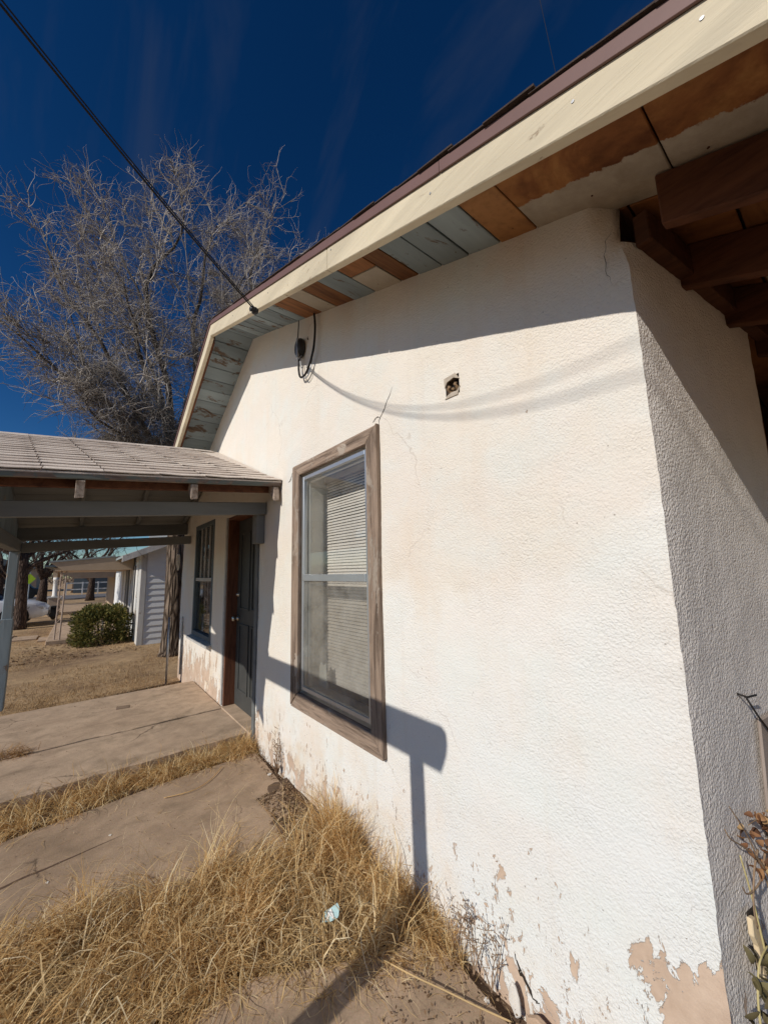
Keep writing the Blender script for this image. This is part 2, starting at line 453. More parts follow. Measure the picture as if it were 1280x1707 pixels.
M['slat'] = m_plain('blind_slat', (0.74, 0.65, 0.58), 0.55, 0.05, 5, 0.03)
M['glass'] = m_glass('window_glass')
M['dusty_glass'] = m_glass('dusty_glass', (0.80, 0.81, 0.80), 0.16)
M['tan_mortar'] = m_plain('rough_mortar', (0.50, 0.43, 0.35), 0.95, 0.2, 40, 0.9)
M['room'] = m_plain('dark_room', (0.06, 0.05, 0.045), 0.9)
M['porch_paint'] = m_wood('grey_porch_paint', (0.24, 0.19, 0.15), (0.10, 0.075, 0.055), (0.14, 1, 1), 0.75, 0.45, (0.19, 0.197, 0.195), 0.70, 1.0, 0.18)
M['porch_y'] = m_wood('grey_porch_paint_cross', (0.24, 0.19, 0.15), (0.10, 0.075, 0.055), (1, 0.14, 1), 0.75, 0.45, (0.19, 0.197, 0.195), 0.70, 1.0, 0.18)
M['post'] = m_wood('blue_grey_post_paint', (0.36, 0.30, 0.24), (0.16, 0.11, 0.08), (1, 1, 0.14), 0.75, 0.7, (0.27, 0.33, 0.37), 0.60, 1.0, 0.1)
M['tail'] = m_wood('bare_rafter_tail', (0.40, 0.32, 0.26), (0.18, 0.12, 0.08), (1, 0.3, 1), 0.85, 0.6, None, 0.5, 2.0)
M['eave'] = m_wood('green_grey_eave_board', (0.22, 0.165, 0.13), (0.07, 0.045, 0.035), (0.14, 1, 1), 0.8, 0.8, (0.15, 0.165, 0.15), 0.50, 1.0, 0.1)
def m_shingle():
    t = NT('weathered_shingle'); v = t.co()
    r = t.ramp(t.rand(), [(0.0, (0.58, 0.49, 0.42)), (0.5, (0.68, 0.59, 0.515)), (1.0, (0.75, 0.66, 0.575))])
    n = t.noise(v, 22, 6, 0.7); n2 = t.noise(v, 160, 3, 0.6)
    k = t.mix(0.6, r, t.ramp(n, [(0.3, 0.7), (0.7, 1.15)]), 'MULTIPLY')
    k = t.mix(0.5, k, t.ramp(n2, [(0.35, 0.6), (0.6, 1.1)]), 'MULTIPLY')
    return t.finish(k, 0.95, t.bump(t.math('ADD', n, t.math('MULTIPLY', n2, 0.6)), 0.7, 0.006), 0.1)
M['shingle'] = m_shingle()
M['door'] = m_plain('dark_grey_door', (0.055, 0.057, 0.055), 0.5, 0.15, 7, 0.1)
M['door_brown'] = m_wood('stained_brown_jamb', (0.15, 0.062, 0.034), (0.07, 0.026, 0.016), (1, 1, 0.14), 0.55, 0.3)
M['brass'] = m_plain('worn_steel', (0.55, 0.52, 0.46), 0.35, 0.1, 10, 0.05, 0.9)
M['blue_frame'] = m_plain('blue_grey_frame', (0.10, 0.125, 0.14), 0.6, 0.15, 12, 0.2)
M['dark_glass'] = m_glass('dark_glass', (0.75, 0.80, 0.84), 0.04)
M['sill'] = m_plain('chalky_sill', (0.46, 0.45, 0.43), 0.85, 0.18, 14, 0.4)
M['concrete'] = m_concrete('dusty_concrete', (0.56, 0.42, 0.30), (0.46, 0.335, 0.235))
M['concrete_low'] = m_concrete('dirty_concrete', (0.46, 0.335, 0.232), (0.34, 0.24, 0.16))
M['ground'] = m_ground()
M['dirt'] = m_plain('bare_dirt', (0.13, 0.085, 0.055), 0.95, 0.35, 14, 1.0)
M['asphalt'] = m_plain('asphalt', (0.15, 0.145, 0.15), 0.9, 0.15, 6, 0.3)
M['straw'] = m_island('dead_straw', [(0.0, (0.28, 0.145, 0.055)), (0.18, (0.50, 0.30, 0.115)), (0.5, (0.69, 0.45, 0.195)), (0.8, (0.84, 0.64, 0.33)), (1.0, (0.90, 0.78, 0.52))])
M['straw_pale'] = m_island('pale_straw', [(0.0, (0.36, 0.215, 0.09)), (0.4, (0.62, 0.43, 0.20)), (0.8, (0.80, 0.62, 0.35)), (1.0, (0.88, 0.76, 0.52))])
M['straw_red'] = m_island('rusty_straw', [(0.0, (0.18, 0.09, 0.04)), (0.5, (0.40, 0.22, 0.09)), (1.0, (0.60, 0.42, 0.20))])
M['yard_straw'] = m_island('yard_straw', [(0.0, (0.25, 0.15, 0.072)), (0.5, (0.48, 0.32, 0.165)), (1.0, (0.66, 0.49, 0.28))])
M['litter'] = m_island('leaf_litter', [(0.0, (0.10, 0.06, 0.035)), (0.5, (0.24, 0.15, 0.085)), (1.0, (0.42, 0.31, 0.20))], 0.85, 0.1)
M['black'] = m_plain('black_plastic', (0.018, 0.018, 0.020), 0.45, 0.1, 10, 0.1)
M['cable'] = m_plain('black_cable', (0.016, 0.014, 0.013), 0.6, 0.1, 10, 0.1)
M['porcelain'] = m_plain('dark_glazed_box', (0.03, 0.032, 0.036), 0.4, 0.2, 20, 0.15)
M['steel'] = m_plain('galvanised_steel', (0.42, 0.43, 0.44), 0.45, 0.15, 14, 0.1, 0.7)
M['bark_big'] = m_bark('furrowed_bark', (0.27, 0.205, 0.155), (0.05, 0.035, 0.025), 1.4, 13, 0.16)
M['bark_limb'] = m_bark('limb_bark', (0.17, 0.145, 0.125), (0.06, 0.05, 0.042), 0.5, 26, 0.3)
M['twig'] = m_island('pale_twig', [(0.0, (0.12, 0.10, 0.086)), (0.45, (0.27, 0.235, 0.205)), (0.8, (0.44, 0.395, 0.35)), (1.0, (0.64, 0.59, 0.54))], 0.7, 0.0)
M['bark_far'] = m_bark('grey_brown_bark', (0.13, 0.09, 0.07), (0.05, 0.035, 0.028), 0.6, 18, 0.25)
M['twig_far'] = m_plain('dark_twig', (0.085, 0.07, 0.062), 0.9)

# ------------------------------------------------------------------ ground, slabs, road
def gz(x, y):
    z = -0.105 + 0.02*mnoise.noise(Vector((x*0.7, y*0.7, 3))) + 0.012*mnoise.noise(Vector((x*3.1, y*3.1, 9)))
    return z
def ground():
    # fine grid near the house, coarse to the horizon
    xs = sorted(set([-600,-300,-150,-80,-45,-28] + list(np.arange(-16, 9.01, 0.32)) + [13,20,40,80,150,300,600]))
    ys = sorted(set([-600,-300,-150,-70,-30,-14,-7] + list(np.arange(-3, 26.01, 0.32)) + [30,36,44,60,90,150,300,600,900]))
    mb = MB(); W = len(xs)
    for yy in ys:
        for xx in xs:
            near = -16 <= xx <= 9 and 5.9 < yy <= 26
            mb.v.append((xx, yy, gz(xx, yy) if near else -0.105))
    for j in range(len(ys)-1):
        for i in range(W-1):
            mb.f.append((j*W+i, j*W+i+1, (j+1)*W+i+1, (j+1)*W+i))
    structure(mb.build('ground', M['ground'], None, True))
ground()

def wobble_slab(name, x0, x1, y0, y1, zt, zb, mat, seed, e=(0.01, 0.01), step=0.08):
    """a cast slab with slightly ragged long edges; e: raggedness of the y0 and y1 edges"""
    mb = MB(); n = max(2, int((x1-x0)/step)); c = []
    lo, hi = [], []
    for i in range(n+1):
        x = x0+(x1-x0)*i/n
        lo.append((x, y0 + e[0]*(mnoise.noise(Vector((x*3.0, seed, 0)))+0.5*mnoise.noise(Vector((x*11, seed, 2))))))
        hi.append((x, y1 + e[1]*(mnoise.noise(Vector((x*3.0, seed+4, 0)))+0.5*mnoise.noise(Vector((x*11, seed+4, 2))))))
    mb.prism(lo + hi[::-1], 2, zb, zt)
    return structure(mb.build(name, mat, None, False, 0.006))
porch_slab = wobble_slab('porch_slab', -2.6, 1.29, 4.49, 5.84, 0.080, -0.2, M['concrete'], 1, (0.022, 0.006))
wobble_slab('porch_slab', -2.6, 1.285, 3.68, 4.472, 0.074, -0.2, M['concrete'], 1, (0.02, 0.022))
MB().prism([(0.40, 5.20), (0.52, 5.19), (0.53, 5.29), (0.41, 5.31)], 2, 0.0795, 0.0835).build('mortar_patch', m_plain('patch_mortar', (0.24, 0.17, 0.12), 0.9, 0.2, 20, 0.5), porch_slab)
# the lower walk beside the wall, its inner corner broken away
walk = MB().prism([(-3.4, 2.30), (-0.5, 2.42), (0.3, 2.28), (0.72, 2.17), (0.98, 2.10), (1.02, 2.22), (1.07, 2.35), (1.13, 2.42), (1.16, 2.58), (1.235, 2.75), (1.262, 3.2), (1.262, 3.42), (0.6, 3.40), (-0.3, 3.30), (-3.4, 3.25)], 2, -0.2, 0.0)
structure(walk.build('walk_slab', M['concrete_low'], None, False, 0.006))
structure(MB().prism([(-3.4, 0.42), (1.25, 0.38), (1.252, 0.6), (1.225, 0.95), (1.262, 1.32), (1.02, 1.42), (0.85, 1.50), (0.62, 1.64), (0.1, 1.66), (-3.4, 1.75)], 2, -0.2, -0.004).build('walk_slab', M['concrete_low'], None, False, 0.006))
def dirt_bed():
    mb = MB(); xs = np.linspace(-3.4, 1.3, 95); ys = np.linspace(-3.0, 3.75, 130)
    for yy in ys:
        for xx in xs:
            z = -0.035 + 0.012*mnoise.noise(Vector((xx*9, yy*9, 1))) + 0.012*mnoise.noise(Vector((xx*2.3, yy*2.3, 5)))
            if xx > 1.0 and 1.9 < yy < 2.9: z += 0.028
            mb.v.append((xx, yy, z))
    W = len(xs)
    for j in range(len(ys)-1):
        for i in range(W-1): mb.f.append((j*W+i, j*W+i+1, (j+1)*W+i+1, (j+1)*W+i))
    structure(mb.build('soil', M['dirt'], None, True))  # unseen near end added bare and dark to cut bounced light
dirt_bed()
structure(MB().box(-40, 40, 37, 44, -0.2, -0.06).build('road', M['asphalt']))

# ------------------------------------------------------------------ the stucco house
house = thing('stucco_house', 'cream stucco house with peeling paint, wooden window trim and patched eaves', 'house', (1.3, 3.6, 0))
WX = 1.3
Y0, Y1 = 0.346, 6.97          # near corner, far corner
YR = 3.87                     # ridge
def soff(y):                  # underside of the roof boards
    return 2.56 + 0.383*y if y <= YR else 2.56 + 0.383*YR - 0.49*(y-YR)
side_d = Vector((0.846, -0.111, 0)).normalized()
side_n = Vector((side_d.y, -side_d.x, 0))
holes = [(1.755, 2.665, 0.62, 2.25), (3.59, 4.53, -1, 2.13), (5.10, 6.10, 0.63, 2.19), (1.055, 1.138, 2.292, 2.388)]
def lines(a, b, step, extra):
    g = list(np.arange(a, b, step)) + [b]
    for e in extra:
        if a < e < b:
            i = int(np.argmin([abs(q-e) for q in g])); g[i] = e
    return sorted(set(g))
def stucco_wall():
    ys = lines(Y0, Y1, 0.024, [h[k] for h in holes for k in (0, 1)])
    zs = lines(-0.2, 4.10, 0.024, [h[k] for h in holes for k in (2, 3)])
    ss = list(np.arange(0.0, 1.035, 0.024)) + [1.04]
    W = len(ys)+len(ss)
    cols = [('f', y) for y in ys[::-1]] + [('s', s) for s in ss]
    v = np.zeros((len(zs), W, 3)); dead = np.zeros((len(zs), W), bool)
    for j, z in enumerate(zs):
        for i, (k, a) in enumerate(cols):
            if k == 'f':
                top = soff(a) + 0.012; zz = min(z, top); p = Vector((WX, a, zz)); nr = Vector((-1, 0, 0))
            else:
                top = 2.555; zz = min(z, top); p = Vector((WX, Y0, zz)) + side_d*a; nr = side_n.copy()
            if i in (len(ys)-1, len(ys)): nr = (Vector((-1,0,0)) + side_n).normalized()
            d = 0.010*mnoise.noise(p*0.9) + 0.0035*mnoise.noise(p*4.1) + 0.0022*mnoise.noise(p*31)
            edge = abs(a-Y0) if k == 'f' else a
            if edge < 0.09:
                w = 1-edge/0.09
                d += w*(-0.006*w + 0.005*mnoise.noise(Vector((3.3, 1, zz*21))) + 0.004*mnoise.noise(Vector((1, 7.7, zz*60))))
                if zz > 2.45: d -= 0.05*w*(zz-2.45)/0.15
            # foot of the wall swells out and is chipped
            if zz < 0.5 and k == 'f': d += 0.018*(0.5-zz)/0.5*max(0, 1.1-a)
            if k == 'f':
                for h in holes:
                    if h[0]-0.03 < a < h[1]+0.03 and h[2]-0.03 < zz < h[3]+0.03: d *= 0.15
            v[j, i] = p + nr*d
    idx = np.arange(len(zs)*W).reshape(len(zs), W)
    q = []
    for j in range(len(zs)-1):
        zc = (zs[j]+zs[j+1])/2
        for i in range(W-1):
            k, a = cols[i]; k2, a2 = cols[i+1]
            if k != k2: continue
            top = soff(a2 if k2 == 'f' else Y0)+0.012 if k2 == 'f' else 2.555
            if zs[j] >= top: continue
            if k2 == 'f':
                yc = (a+a2)/2
                if any(h[0] < yc < h[1] and h[2] < zc < h[3] for h in holes): continue
            q.append((idx[j, i], idx[j, i+1], idx[j+1, i+1], idx[j+1, i]))
    me = fast_mesh('wall', v.reshape(-1, 3), np.array(q), M['stucco'], True)
    me.materials.append(M['stucco_side'])
    mi = np.zeros(len(q), np.int32)
    cut = len(ys)
    for n_, f in enumerate(q):
        if f[0] % W >= cut: mi[n_] = 1
    me.polygons.foreach_set('material_index', mi)
    link('wall', me, house)
stucco_wall()
# hidden walls: far end, the rest of the side, the back, and an inner dark lining
mb = MB()
mb.box(WX+0.004, 8.0, Y1-0.18, Y1-0.002, -0.2, 2.50)
mb.box(7.8, 8.0, 0.3, Y1-0.19, -0.2, 2.5)
mb.build('wall', M['stucco'], house)
e1 = Vector((WX, Y0, 0)) + side_d*1.04
e2 = Vector((WX, Y0, 0)) + side_d*2.1
e3 = Vector((WX, Y0, 0)) + side_d*7.4
mb = MB()
n_ = -side_n*0.16
mb.hexa([e2, e3, e3+n_, e2+n_, e2+Vector((0,0,2.56)), e3+Vector((0,0,2.42)), e3+n_+Vector((0,0,2.42)), e2+n_+Vector((0,0,2.56))])
mb.build('wall', M['stucco_side'], house)
MB().hexa([e1, e1+side_d*0.012, e1+side_d*0.012-side_n*0.22, e1-side_n*0.22] + [p+Vector((0,0,2.55)) for p in (e1, e1+side_d*0.012, e1+side_d*0.012-side_n*0.22, e1-side_n*0.22)]).build('door_jamb', M['door_brown'], house)
q0 = e1-side_n*0.9
qa, qb = q0-side_d*0.6, q0+side_d*5.4
MB().hexa([qa, qb, qb-side_n*0.05, qa-side_n*0.05]+[p+Vector((0,0,2.84)) for p in (qa, qb, qb-side_n*0.05, qa-side_n*0.05)]).build('inner_wall', M['room'], house)
MB().box(1.9, 7.8, 0.9, Y1-0.2, 2.42, 2.46).build('ceiling', M['room'], house)

# --- roof: boards over the rake, layers above
def board(ya, yb, xa, xb, mat, dz=0.0, th=0.018, sag=0.0, name='roof_board'):
    za, zb = soff(ya)+dz, soff(yb)+dz
    mb = MB().hexa([(xa,ya,za-sag),(xb,ya,za),(xb,yb,zb),(xa,yb,zb-sag),(xa,ya,za+th),(xb,ya,za+th),(xb,yb,zb+th),(xa,yb,zb+th)])
    return mb.build(name, mat, house, False, 0.003)
XA, XB = 0.903, 1.36
g = 0.004
seams = [(2.60, 2.33, 'deck_brown'), (2.33, 2.12, 'deck_cream'), (2.12, 1.90, 'deck_brown'), (1.90, 1.665, 'deck_blue'),
         (1.665, 1.42, 'split'), (1.42, 1.285, 'deck_brown'), (1.285, 1.12, 'deck_blue'), (1.12, 0.955, 'deck_blue'), (0.955, 0.79, 'deck_blue')]
for a, b, k in seams:
    if k == 'split':
        board(b+g, a-g, XA, 1.12, M['deck_brown'], 0.002); board(b+g, a-g, 1.124, XB, M['deck_cream'], 0.0)
    else:
        board(b+g, a-g, XA, XB, M[k], random.uniform(0, 0.005))
ya = 2.60
while ya < YR-0.03:                                  # grey boards up to the ridge
    yb = min(ya+random.uniform(0.14, 0.17), YR)
    board(ya+g, yb-g, XA, XB, M['deck_blue'], random.uniform(0, 0.004)); ya = yb
ya = YR
while ya < 7.3:
    yb = ya+random.uniform(0.14, 0.17)
    board(ya+g, yb-g, XA, XB, M['deck_blue'], random.uniform(0, 0.004)); ya = yb
board(0.63, 0.79-g, XA, XB, M['ply_light'], 0.0)
board(0.205, 0.63-g, XA, XB, M['overpaint'], 0.001)
board(-0.55, 0.205-g, XA, XB, M['overpaint'], 0.003)
board(-1.3, -0.55-g, XA, XB, M['plywood'], 0.001)
ya = -1.3; i = 0
while ya < 0.5:                                      # the roof over the side: planks and a pale patch
    yb = ya+0.235
    board(ya+g, yb-g, XB+0.004, 8.3, M['deck_brown'] if i % 3 else M['plywood'], random.uniform(0, 0.006)); ya = yb; i += 1
board(0.0, 0.10, 1.708, 2.062, M['deck_cream'], -0.012, 0.011, name='pale_patch')
mb = MB()                                            # main roof sheet with a ragged shingle edge
def roof_sheet(mb, x0, x1, ya, yb, d0, d1, n=1):
    for k in range(n):
        a = ya+(yb-ya)*k/n; b = ya+(yb-ya)*(k+1)/n
        za, zb = soff(a), soff(b)
        mb.hexa([(x0,a,za+d0),(x1,a,za+d0),(x1,b,zb+d0),(x0,b,zb+d0),(x0,a,za+d1),(x1,a,za+d1),(x1,b,zb+d1),(x0,b,zb+d1)])
roof_sheet(mb, 0.872, 8.4, -1.32, YR, 0.0262, 0.0385); roof_sheet(mb, 0.872, 8.4, YR, 7.4, 0.0262, 0.0385)
roof_sheet(mb, XB+0.006, 8.3, 0.52, YR, 0.0, 0.0225); roof_sheet(mb, XB+0.006, 8.3, YR, 7.35, 0.0, 0.0225)
mb.build('roof_deck', M['shingle_dark'], house)
ya = -1.3; k = 0
while ya < YR:                                       # shingle courses seen edge-on along the rake
    yb = ya+0.14; lift = 0.003+0.003*random.random()
    tip = 0.0
    if k in (12, 14): lift = 0.009; tip = 0.005
    mb = MB(); za, zb = soff(ya)+0.0395, soff(yb+0.02)+0.0395
    x0 = 0.850-tip+random.uniform(-0.004, 0.004)
    mb.hexa([(x0,ya,za+lift*0.8),(8.4,ya,za+0.005),(8.4,yb+0.02,zb),(x0,yb+0.02,zb),(x0,ya,za+0.005+lift),(8.4,ya,za+0.011),(8.4,yb+0.02,zb+0.004),(x0,yb+0.02,zb+0.004)])
    mb.build('shingle_course', M['shingle_dark'], house); ya = yb; k += 1
ya = YR
while ya < 7.3:
    yb = ya+0.14; mb = MB(); za, zb = soff(ya)+0.0395, soff(yb)+0.0395
    mb.hexa([(0.85,ya,za),(8.4,ya,za),(8.4,yb,zb+0.004),(0.85,yb,zb+0.004),(0.85,ya,za+0.004),(8.4,ya,za+0.004),(8.4,yb,zb+0.011),(0.85,yb,zb+0.011)])
    mb.build('shingle_course', M['shingle_dark'], house); ya = yb

def rake(ya, yb, x0, x1, d0, d1, mat, name, bev=0.003):
    za, zb = soff(ya), soff(yb)
    return MB().hexa([(x0,ya,za+d0),(x1,ya,za+d0),(x1,yb,zb+d0),(x0,yb,zb+d0),(x0,ya,za+d1),(x1,ya,za+d1),(x1,yb,zb+d1),(x0,yb,zb+d1)]).build(name, mat, house, False, bev)
FB, FT = -0.130, -0.004
for a, b in ((-1.3, 1.498), (1.502, YR)):
    rake(a, b, 0.865, 0.901, FB, FT, M['fascia'], 'fascia_board')
rake(YR+0.001, 7.4, 0.865, 0.901, FB-0.02, FT, M['fascia'], 'fascia_board')
rake(YR+0.06, 7.4, 0.9025, 0.925, FB-0.005, -0.006, M['rafter'], 'rafter')
for a, b in ((-1.3, 0.727), (0.7285, YR)):
    rake(a, b, 0.8565, 0.8635, -0.008, 0.0385, M['drip'], 'drip_edge', 0.001)
rake(YR, 7.4, 0.8565, 0.8635, -0.008, 0.0385, M['drip'], 'drip_edge', 0.001)
for k in range(26):                                  # nails in the roof boards
    y = 0.12+k*0.145; MB().lathe([(0.0035, 0), (0.0035, 0.0015)], (0.93 if k % 2 else 1.25, y, soff(y)+0.0012), 7, (0,0,-1)).build('nail_head', M['rafter'], house)
for y, dz in ((0.30, -0.05), (0.78, -0.06), (1.46, -0.03), (0.06, -0.045), (2.3, -0.05), (3.1, -0.06)):
    MB().lathe([(0.004, 0), (0.0042, 0.0015)], (0.8648, y, soff(y)+dz), 8, (-1,0,0)).build('nail_head', M['steel'], house)
# rafters past the side wall
for x, y1 in ((1.265, 0.245), (1.665, 0.30), (2.065, 0.25), (2.465, 0.2)):
    za, zb = soff(-1.28), soff(y1)
    MB().hexa([(x,-1.28,za-0.17),(x+0.04,-1.28,za-0.17),(x+0.04,y1,zb-0.17),(x,y1,zb-0.17),(x,-1.28,za-0.003),(x+0.04,-1.28,za-0.003),(x+0.04,y1,zb-0.003),(x,y1,zb-0.003)]).build('rafter', M['rafter'], house, False, 0.004)
p0 = Vector((1.36, Y0, 0))+side_n*0.02
mb = MB(); a = p0-side_d*0.0; b = p0+side_d*4.0
mb.bar(a+Vector((0,-0.01,2.585)), b+Vector((0,-0.01,2.585)), 0.045, 0.11)
mb.build('wall_plate', M['rafter'], house, False, 0.004)

# --- window with weathered trim
win = MB().box(1.300, 1.301, 1.70, 1.701, 0.60, 0.601)
wo_ = (1.660, 2.768, 0.535, 2.328)      # trim, outside
wi_ = (1.765, 2.655, 0.640, 2.238)      # trim, inside
xf0, xf1 = 1.272, 1.305
def trim(poly, mat):
    return MB().prism(poly, 0, xf0, xf1).build('trim_board', mat, house, False, 0.004)
oy0, oy1, oz0, oz1 = wo_; iy0, iy1, iz0, iz1 = wi_
c = 0.0015
trim([(oy0, oz0), (iy0-c, iz0+c), (iy0-c, iz1-c), (oy0, oz1+0.012)], M['trim_v'])
trim([(oy1, oz0), (oy1, oz1), (iy1+c, iz1-c), (iy1+c, iz0+c)], M['trim_v'])
trim([(oy0+2*c, oz0-0.004), (oy1-2*c, oz0-0.006), (iy1-c, iz0-c), (iy0+c, iz0-c)], M['trim_h'])
trim([(oy0+2*c, oz1), (iy0+c, iz1+c), (iy1-c, iz1+c), (oy1-2*c, oz1)], M['trim_h'])
window = MB()
fy0, fy1, fz0, fz1 = 1.782, 2.640, 0.662, 2.222
fx0, fx1 = 1.296, 1.325
window.box(fx0, fx1, fy0, fy0+0.028, fz0, fz1); window.box(fx0, fx1, fy1-0.028, fy1, fz0, fz1)
window.box(fx0, fx1, fy0+0.0285, fy1-0.0285, fz0, fz0+0.03); window.box(fx0, fx1, fy0+0.0285, fy1-0.0285, fz1-0.03, fz1)
window = window.build('window', M['alu'], house, False, 0.003)
MB().box(1.290, 1.318, fy0+0.029, fy1-0.029, 1.428, 1.475).build('sash_bar', M['alu'], window, False, 0.003)
MB().box(1.3105, 1.3135, fy0+0.029, fy1-0.029, 1.4755, fz1-0.031).build('pane', M['glass'], window)
MB().box(1.3025, 1.3055, fy0+0.029, fy1-0.029, fz0+0.031, 1.4275).build('pane', M['dusty_glass'], window)
mb = MB()                                             # inner wooden sash behind the storm window
for a, b in ((fy0-0.01, fy0+0.03), (fy1-0.03, fy1+0.01)): mb.box(1.345, 1.372, a, b, fz0, fz1)
mb.box(1.345, 1.372, fy0+0.031, fy1-0.031, 1.435, 1.47); mb.box(1.345, 1.372, fy0+0.031, fy1-0.031, fz1-0.035, fz1)
mb.build('inner_sash', M['jamb'], window, False, 0.002)
ry0, ry1, rz0, rz1 = 1.752, 2.668, 0.617, 2.253
mb = MB()
mb.box(1.302, 1.54, ry0-0.02, ry0, rz0, rz1); mb.box(1.302, 1.54, ry1, ry1+0.02, rz0, rz1)
mb.box(1.302, 1.54, ry0-0.02, ry1+0.02, rz0-0.022, rz0-0.002); mb.box(1.302, 1.54, ry0-0.02, ry1+0.02, rz1+0.002, rz1+0.022)
mb.build('reveal', M['jamb'], window)
MB().box(1.5, 1.535, ry0+0.01, ry1-0.01, rz1-0.05, rz1-0.005).build('head_rail', M['slat'], window, False, 0.003)
smb = MB(); n = 5                                     # one curved slat, shared
Ls = ry1-ry0-0.05
for k in range(n+1):
    a = (k/n-0.5); dx = 0.0245*a; dz = 0.0035*(1-4*a*a)
    for yy in (-Ls/2, 0.0, Ls/2): smb.v.append((dx, yy, dz))
for k in range(n):
    for m in range(2): smb.f.append((k*3+m, k*3+m+1, (k+1)*3+m+1, (k+1)*3+m))
sme = smb.mesh('slat', M['slat'], True)
z = rz1-0.065; i = 0
while z > 0.68:
    o = link('slat', sme, None)
    o.parent = window
    o.matrix_world = Matrix.Translation((1.517, (ry0+ry1)/2 + random.uniform(-.002, .002), z+0.002*math.sin(i*0.7))) @ Matrix.Rotation(R(-58+random.uniform(-5, 5)), 4, 'Y') @ Matrix.Rotation(R(random.uniform(-0.25, 0.25)), 4, 'X')
    z -= 0.0215 + (0.002 if i > 36 else 0); i += 1
MB().tube([(1.49, 1.86, 1.3), (1.489, 1.862, 1.0), (1.488, 1.88, 0.72)], 0.0025, 5).build('pull_cord', M['jamb'], window)
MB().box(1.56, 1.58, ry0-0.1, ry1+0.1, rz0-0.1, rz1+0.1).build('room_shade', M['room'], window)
MB().prism([(2.50, 0.668), (2.62, 0.668), (2.61, 0.80), (2.585, 0.84), (2.55, 0.815), (2.52, 0.84), (2.505, 0.76)], 0, 1.43, 1.434).build('torn_card', M['jamb'], window)

# --- doorway
mb = MB(); dz0, dz1 = 0.085, 2.13
mb.box(1.302, 1.50, 4.50, 4.53, dz0, dz1-0.031); mb.box(1.302, 1.50, 3.59, 3.615, dz0, dz1-0.031); mb.box(1.302, 1.50, 3.59, 4.53, dz1-0.03, dz1)
mb.build('door_jamb', M['door_brown'], house, False, 0.003)
MB().box(1.28, 1.50, 3.60, 4.53, -0.05, 0.083).build('threshold', M['concrete'], house, False, 0.006)
MB().box(1.282, 1.306, 3.525, 3.588, 0.03, 2.02).build('trim_board', M['porch_paint'], house, False, 0.003)
MB().box(1.284, 1.306, 4.532, 4.575, 0.09, 2.13).build('trim_board', M['sill'], house, False, 0.003)
MB().box(1.225, 1.298, 3.405, 3.52, 1.76, 2.03).build('beam_bracket', M['porch_paint'], house, False, 0.004)
mb = MB(); dl = (1.415, 1.45)
mb.box(dl[0], dl[1], 3.618, 4.498, 0.088, 2.095)
for ya_, yb_, za_, zb_ in ((3.72, 4.02, 0.25, 0.95), (4.09, 4.39, 0.25, 0.95), (3.72, 4.02, 1.10, 1.95), (4.09, 4.39, 1.10, 1.95)):
    mb.box(1.404, 1.4148, ya_, ya_+0.022, za_, zb_); mb.box(1.404, 1.4148, yb_-0.022, yb_, za_, zb_)
    mb.box(1.404, 1.4148, ya_+0.0225, yb_-0.0225, za_, za_+0.022); mb.box(1.404, 1.4148, ya_+0.0225, yb_-0.0225, zb_-0.022, zb_)
door = mb.build('door', M['door'], house, False, 0.003)
MB().lathe([(0.028, 0), (0.030, 0.008), (0.016, 0.02), (0.014, 0.035), (0.028, 0.045), (0.030, 0.06), (0.02, 0.07)], (1.4145, 4.44, 1.0), 14, (-1,0,0)).build('handle', M['brass'], door, True)
MB().lathe([(0.026, 0), (0.026, 0.012), (0.014, 0.016), (0.014, 0.028)], (1.4145, 4.44, 1.26), 14, (-1,0,0)).build('deadbolt', M['brass'], door, True)
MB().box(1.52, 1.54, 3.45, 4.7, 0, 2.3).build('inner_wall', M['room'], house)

# --- far window under the porch
fw = MB(); y0, y1, z0, z1 = 5.10, 6.10, 0.66, 2.19
x0, x1 = 1.292, 1.34
fw.box(x0, x1, y0, y0+0.06, z0, z1); fw.box(x0, x1, y1-0.06, y1, z0, z1)
fw.box(x0, x1, y0+0.061, y1-0.061, z0, z0+0.06); fw.box(x0, x1, y0+0.061, y1-0.061, z1-0.06, z1)
fwo = fw.build('window', M['blue_frame'], house, False, 0.004)
MB().box(1.305, 1.33, y0+0.061, y1-0.061, 1.40, 1.445).build('sash_bar', M['sill'], fwo, False, 0.002)
for k in range(3):
    yy = y0+0.06+(y1-y0-0.12)*(k+1)/4
    MB().box(1.310, 1.326, yy-0.011, yy+0.011, 1.446, z1-0.061).build('glazing_bar', M['sill'], fwo, False, 0.002)
MB().box(1.328, 1.331, y0+0.061, y1-0.061, 1.446, z1-0.061).build('pane', M['dark_glass'], fwo)
MB().box(1.332, 1.335, y0+0.061, y1-0.061, z0+0.061, 1.399).build('pane', M['dark_glass'], fwo)
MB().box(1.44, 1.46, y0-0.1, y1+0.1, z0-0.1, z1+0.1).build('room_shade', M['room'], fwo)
MB().hexa([(1.235, y0-0.05, 0.60), (1.34, y0-0.05, 0.625), (1.34, y1+0.05, 0.625), (1.235, y1+0.05, 0.60), (1.235, y0-0.05, 0.635), (1.34, y0-0.05, 0.66), (1.34, y1+0.05, 0.66), (1.235, y1+0.05, 0.635)]).build('sill', M['sill'], house, False, 0.005)
MB().tube([(1.285, 6.70, 0.0), (1.285, 6.70, 0.85)], 0.012, 8).build('seam_shadow_tube', M['steel'], house)  # thin tube standing in for a cracked seam's dark shadow line

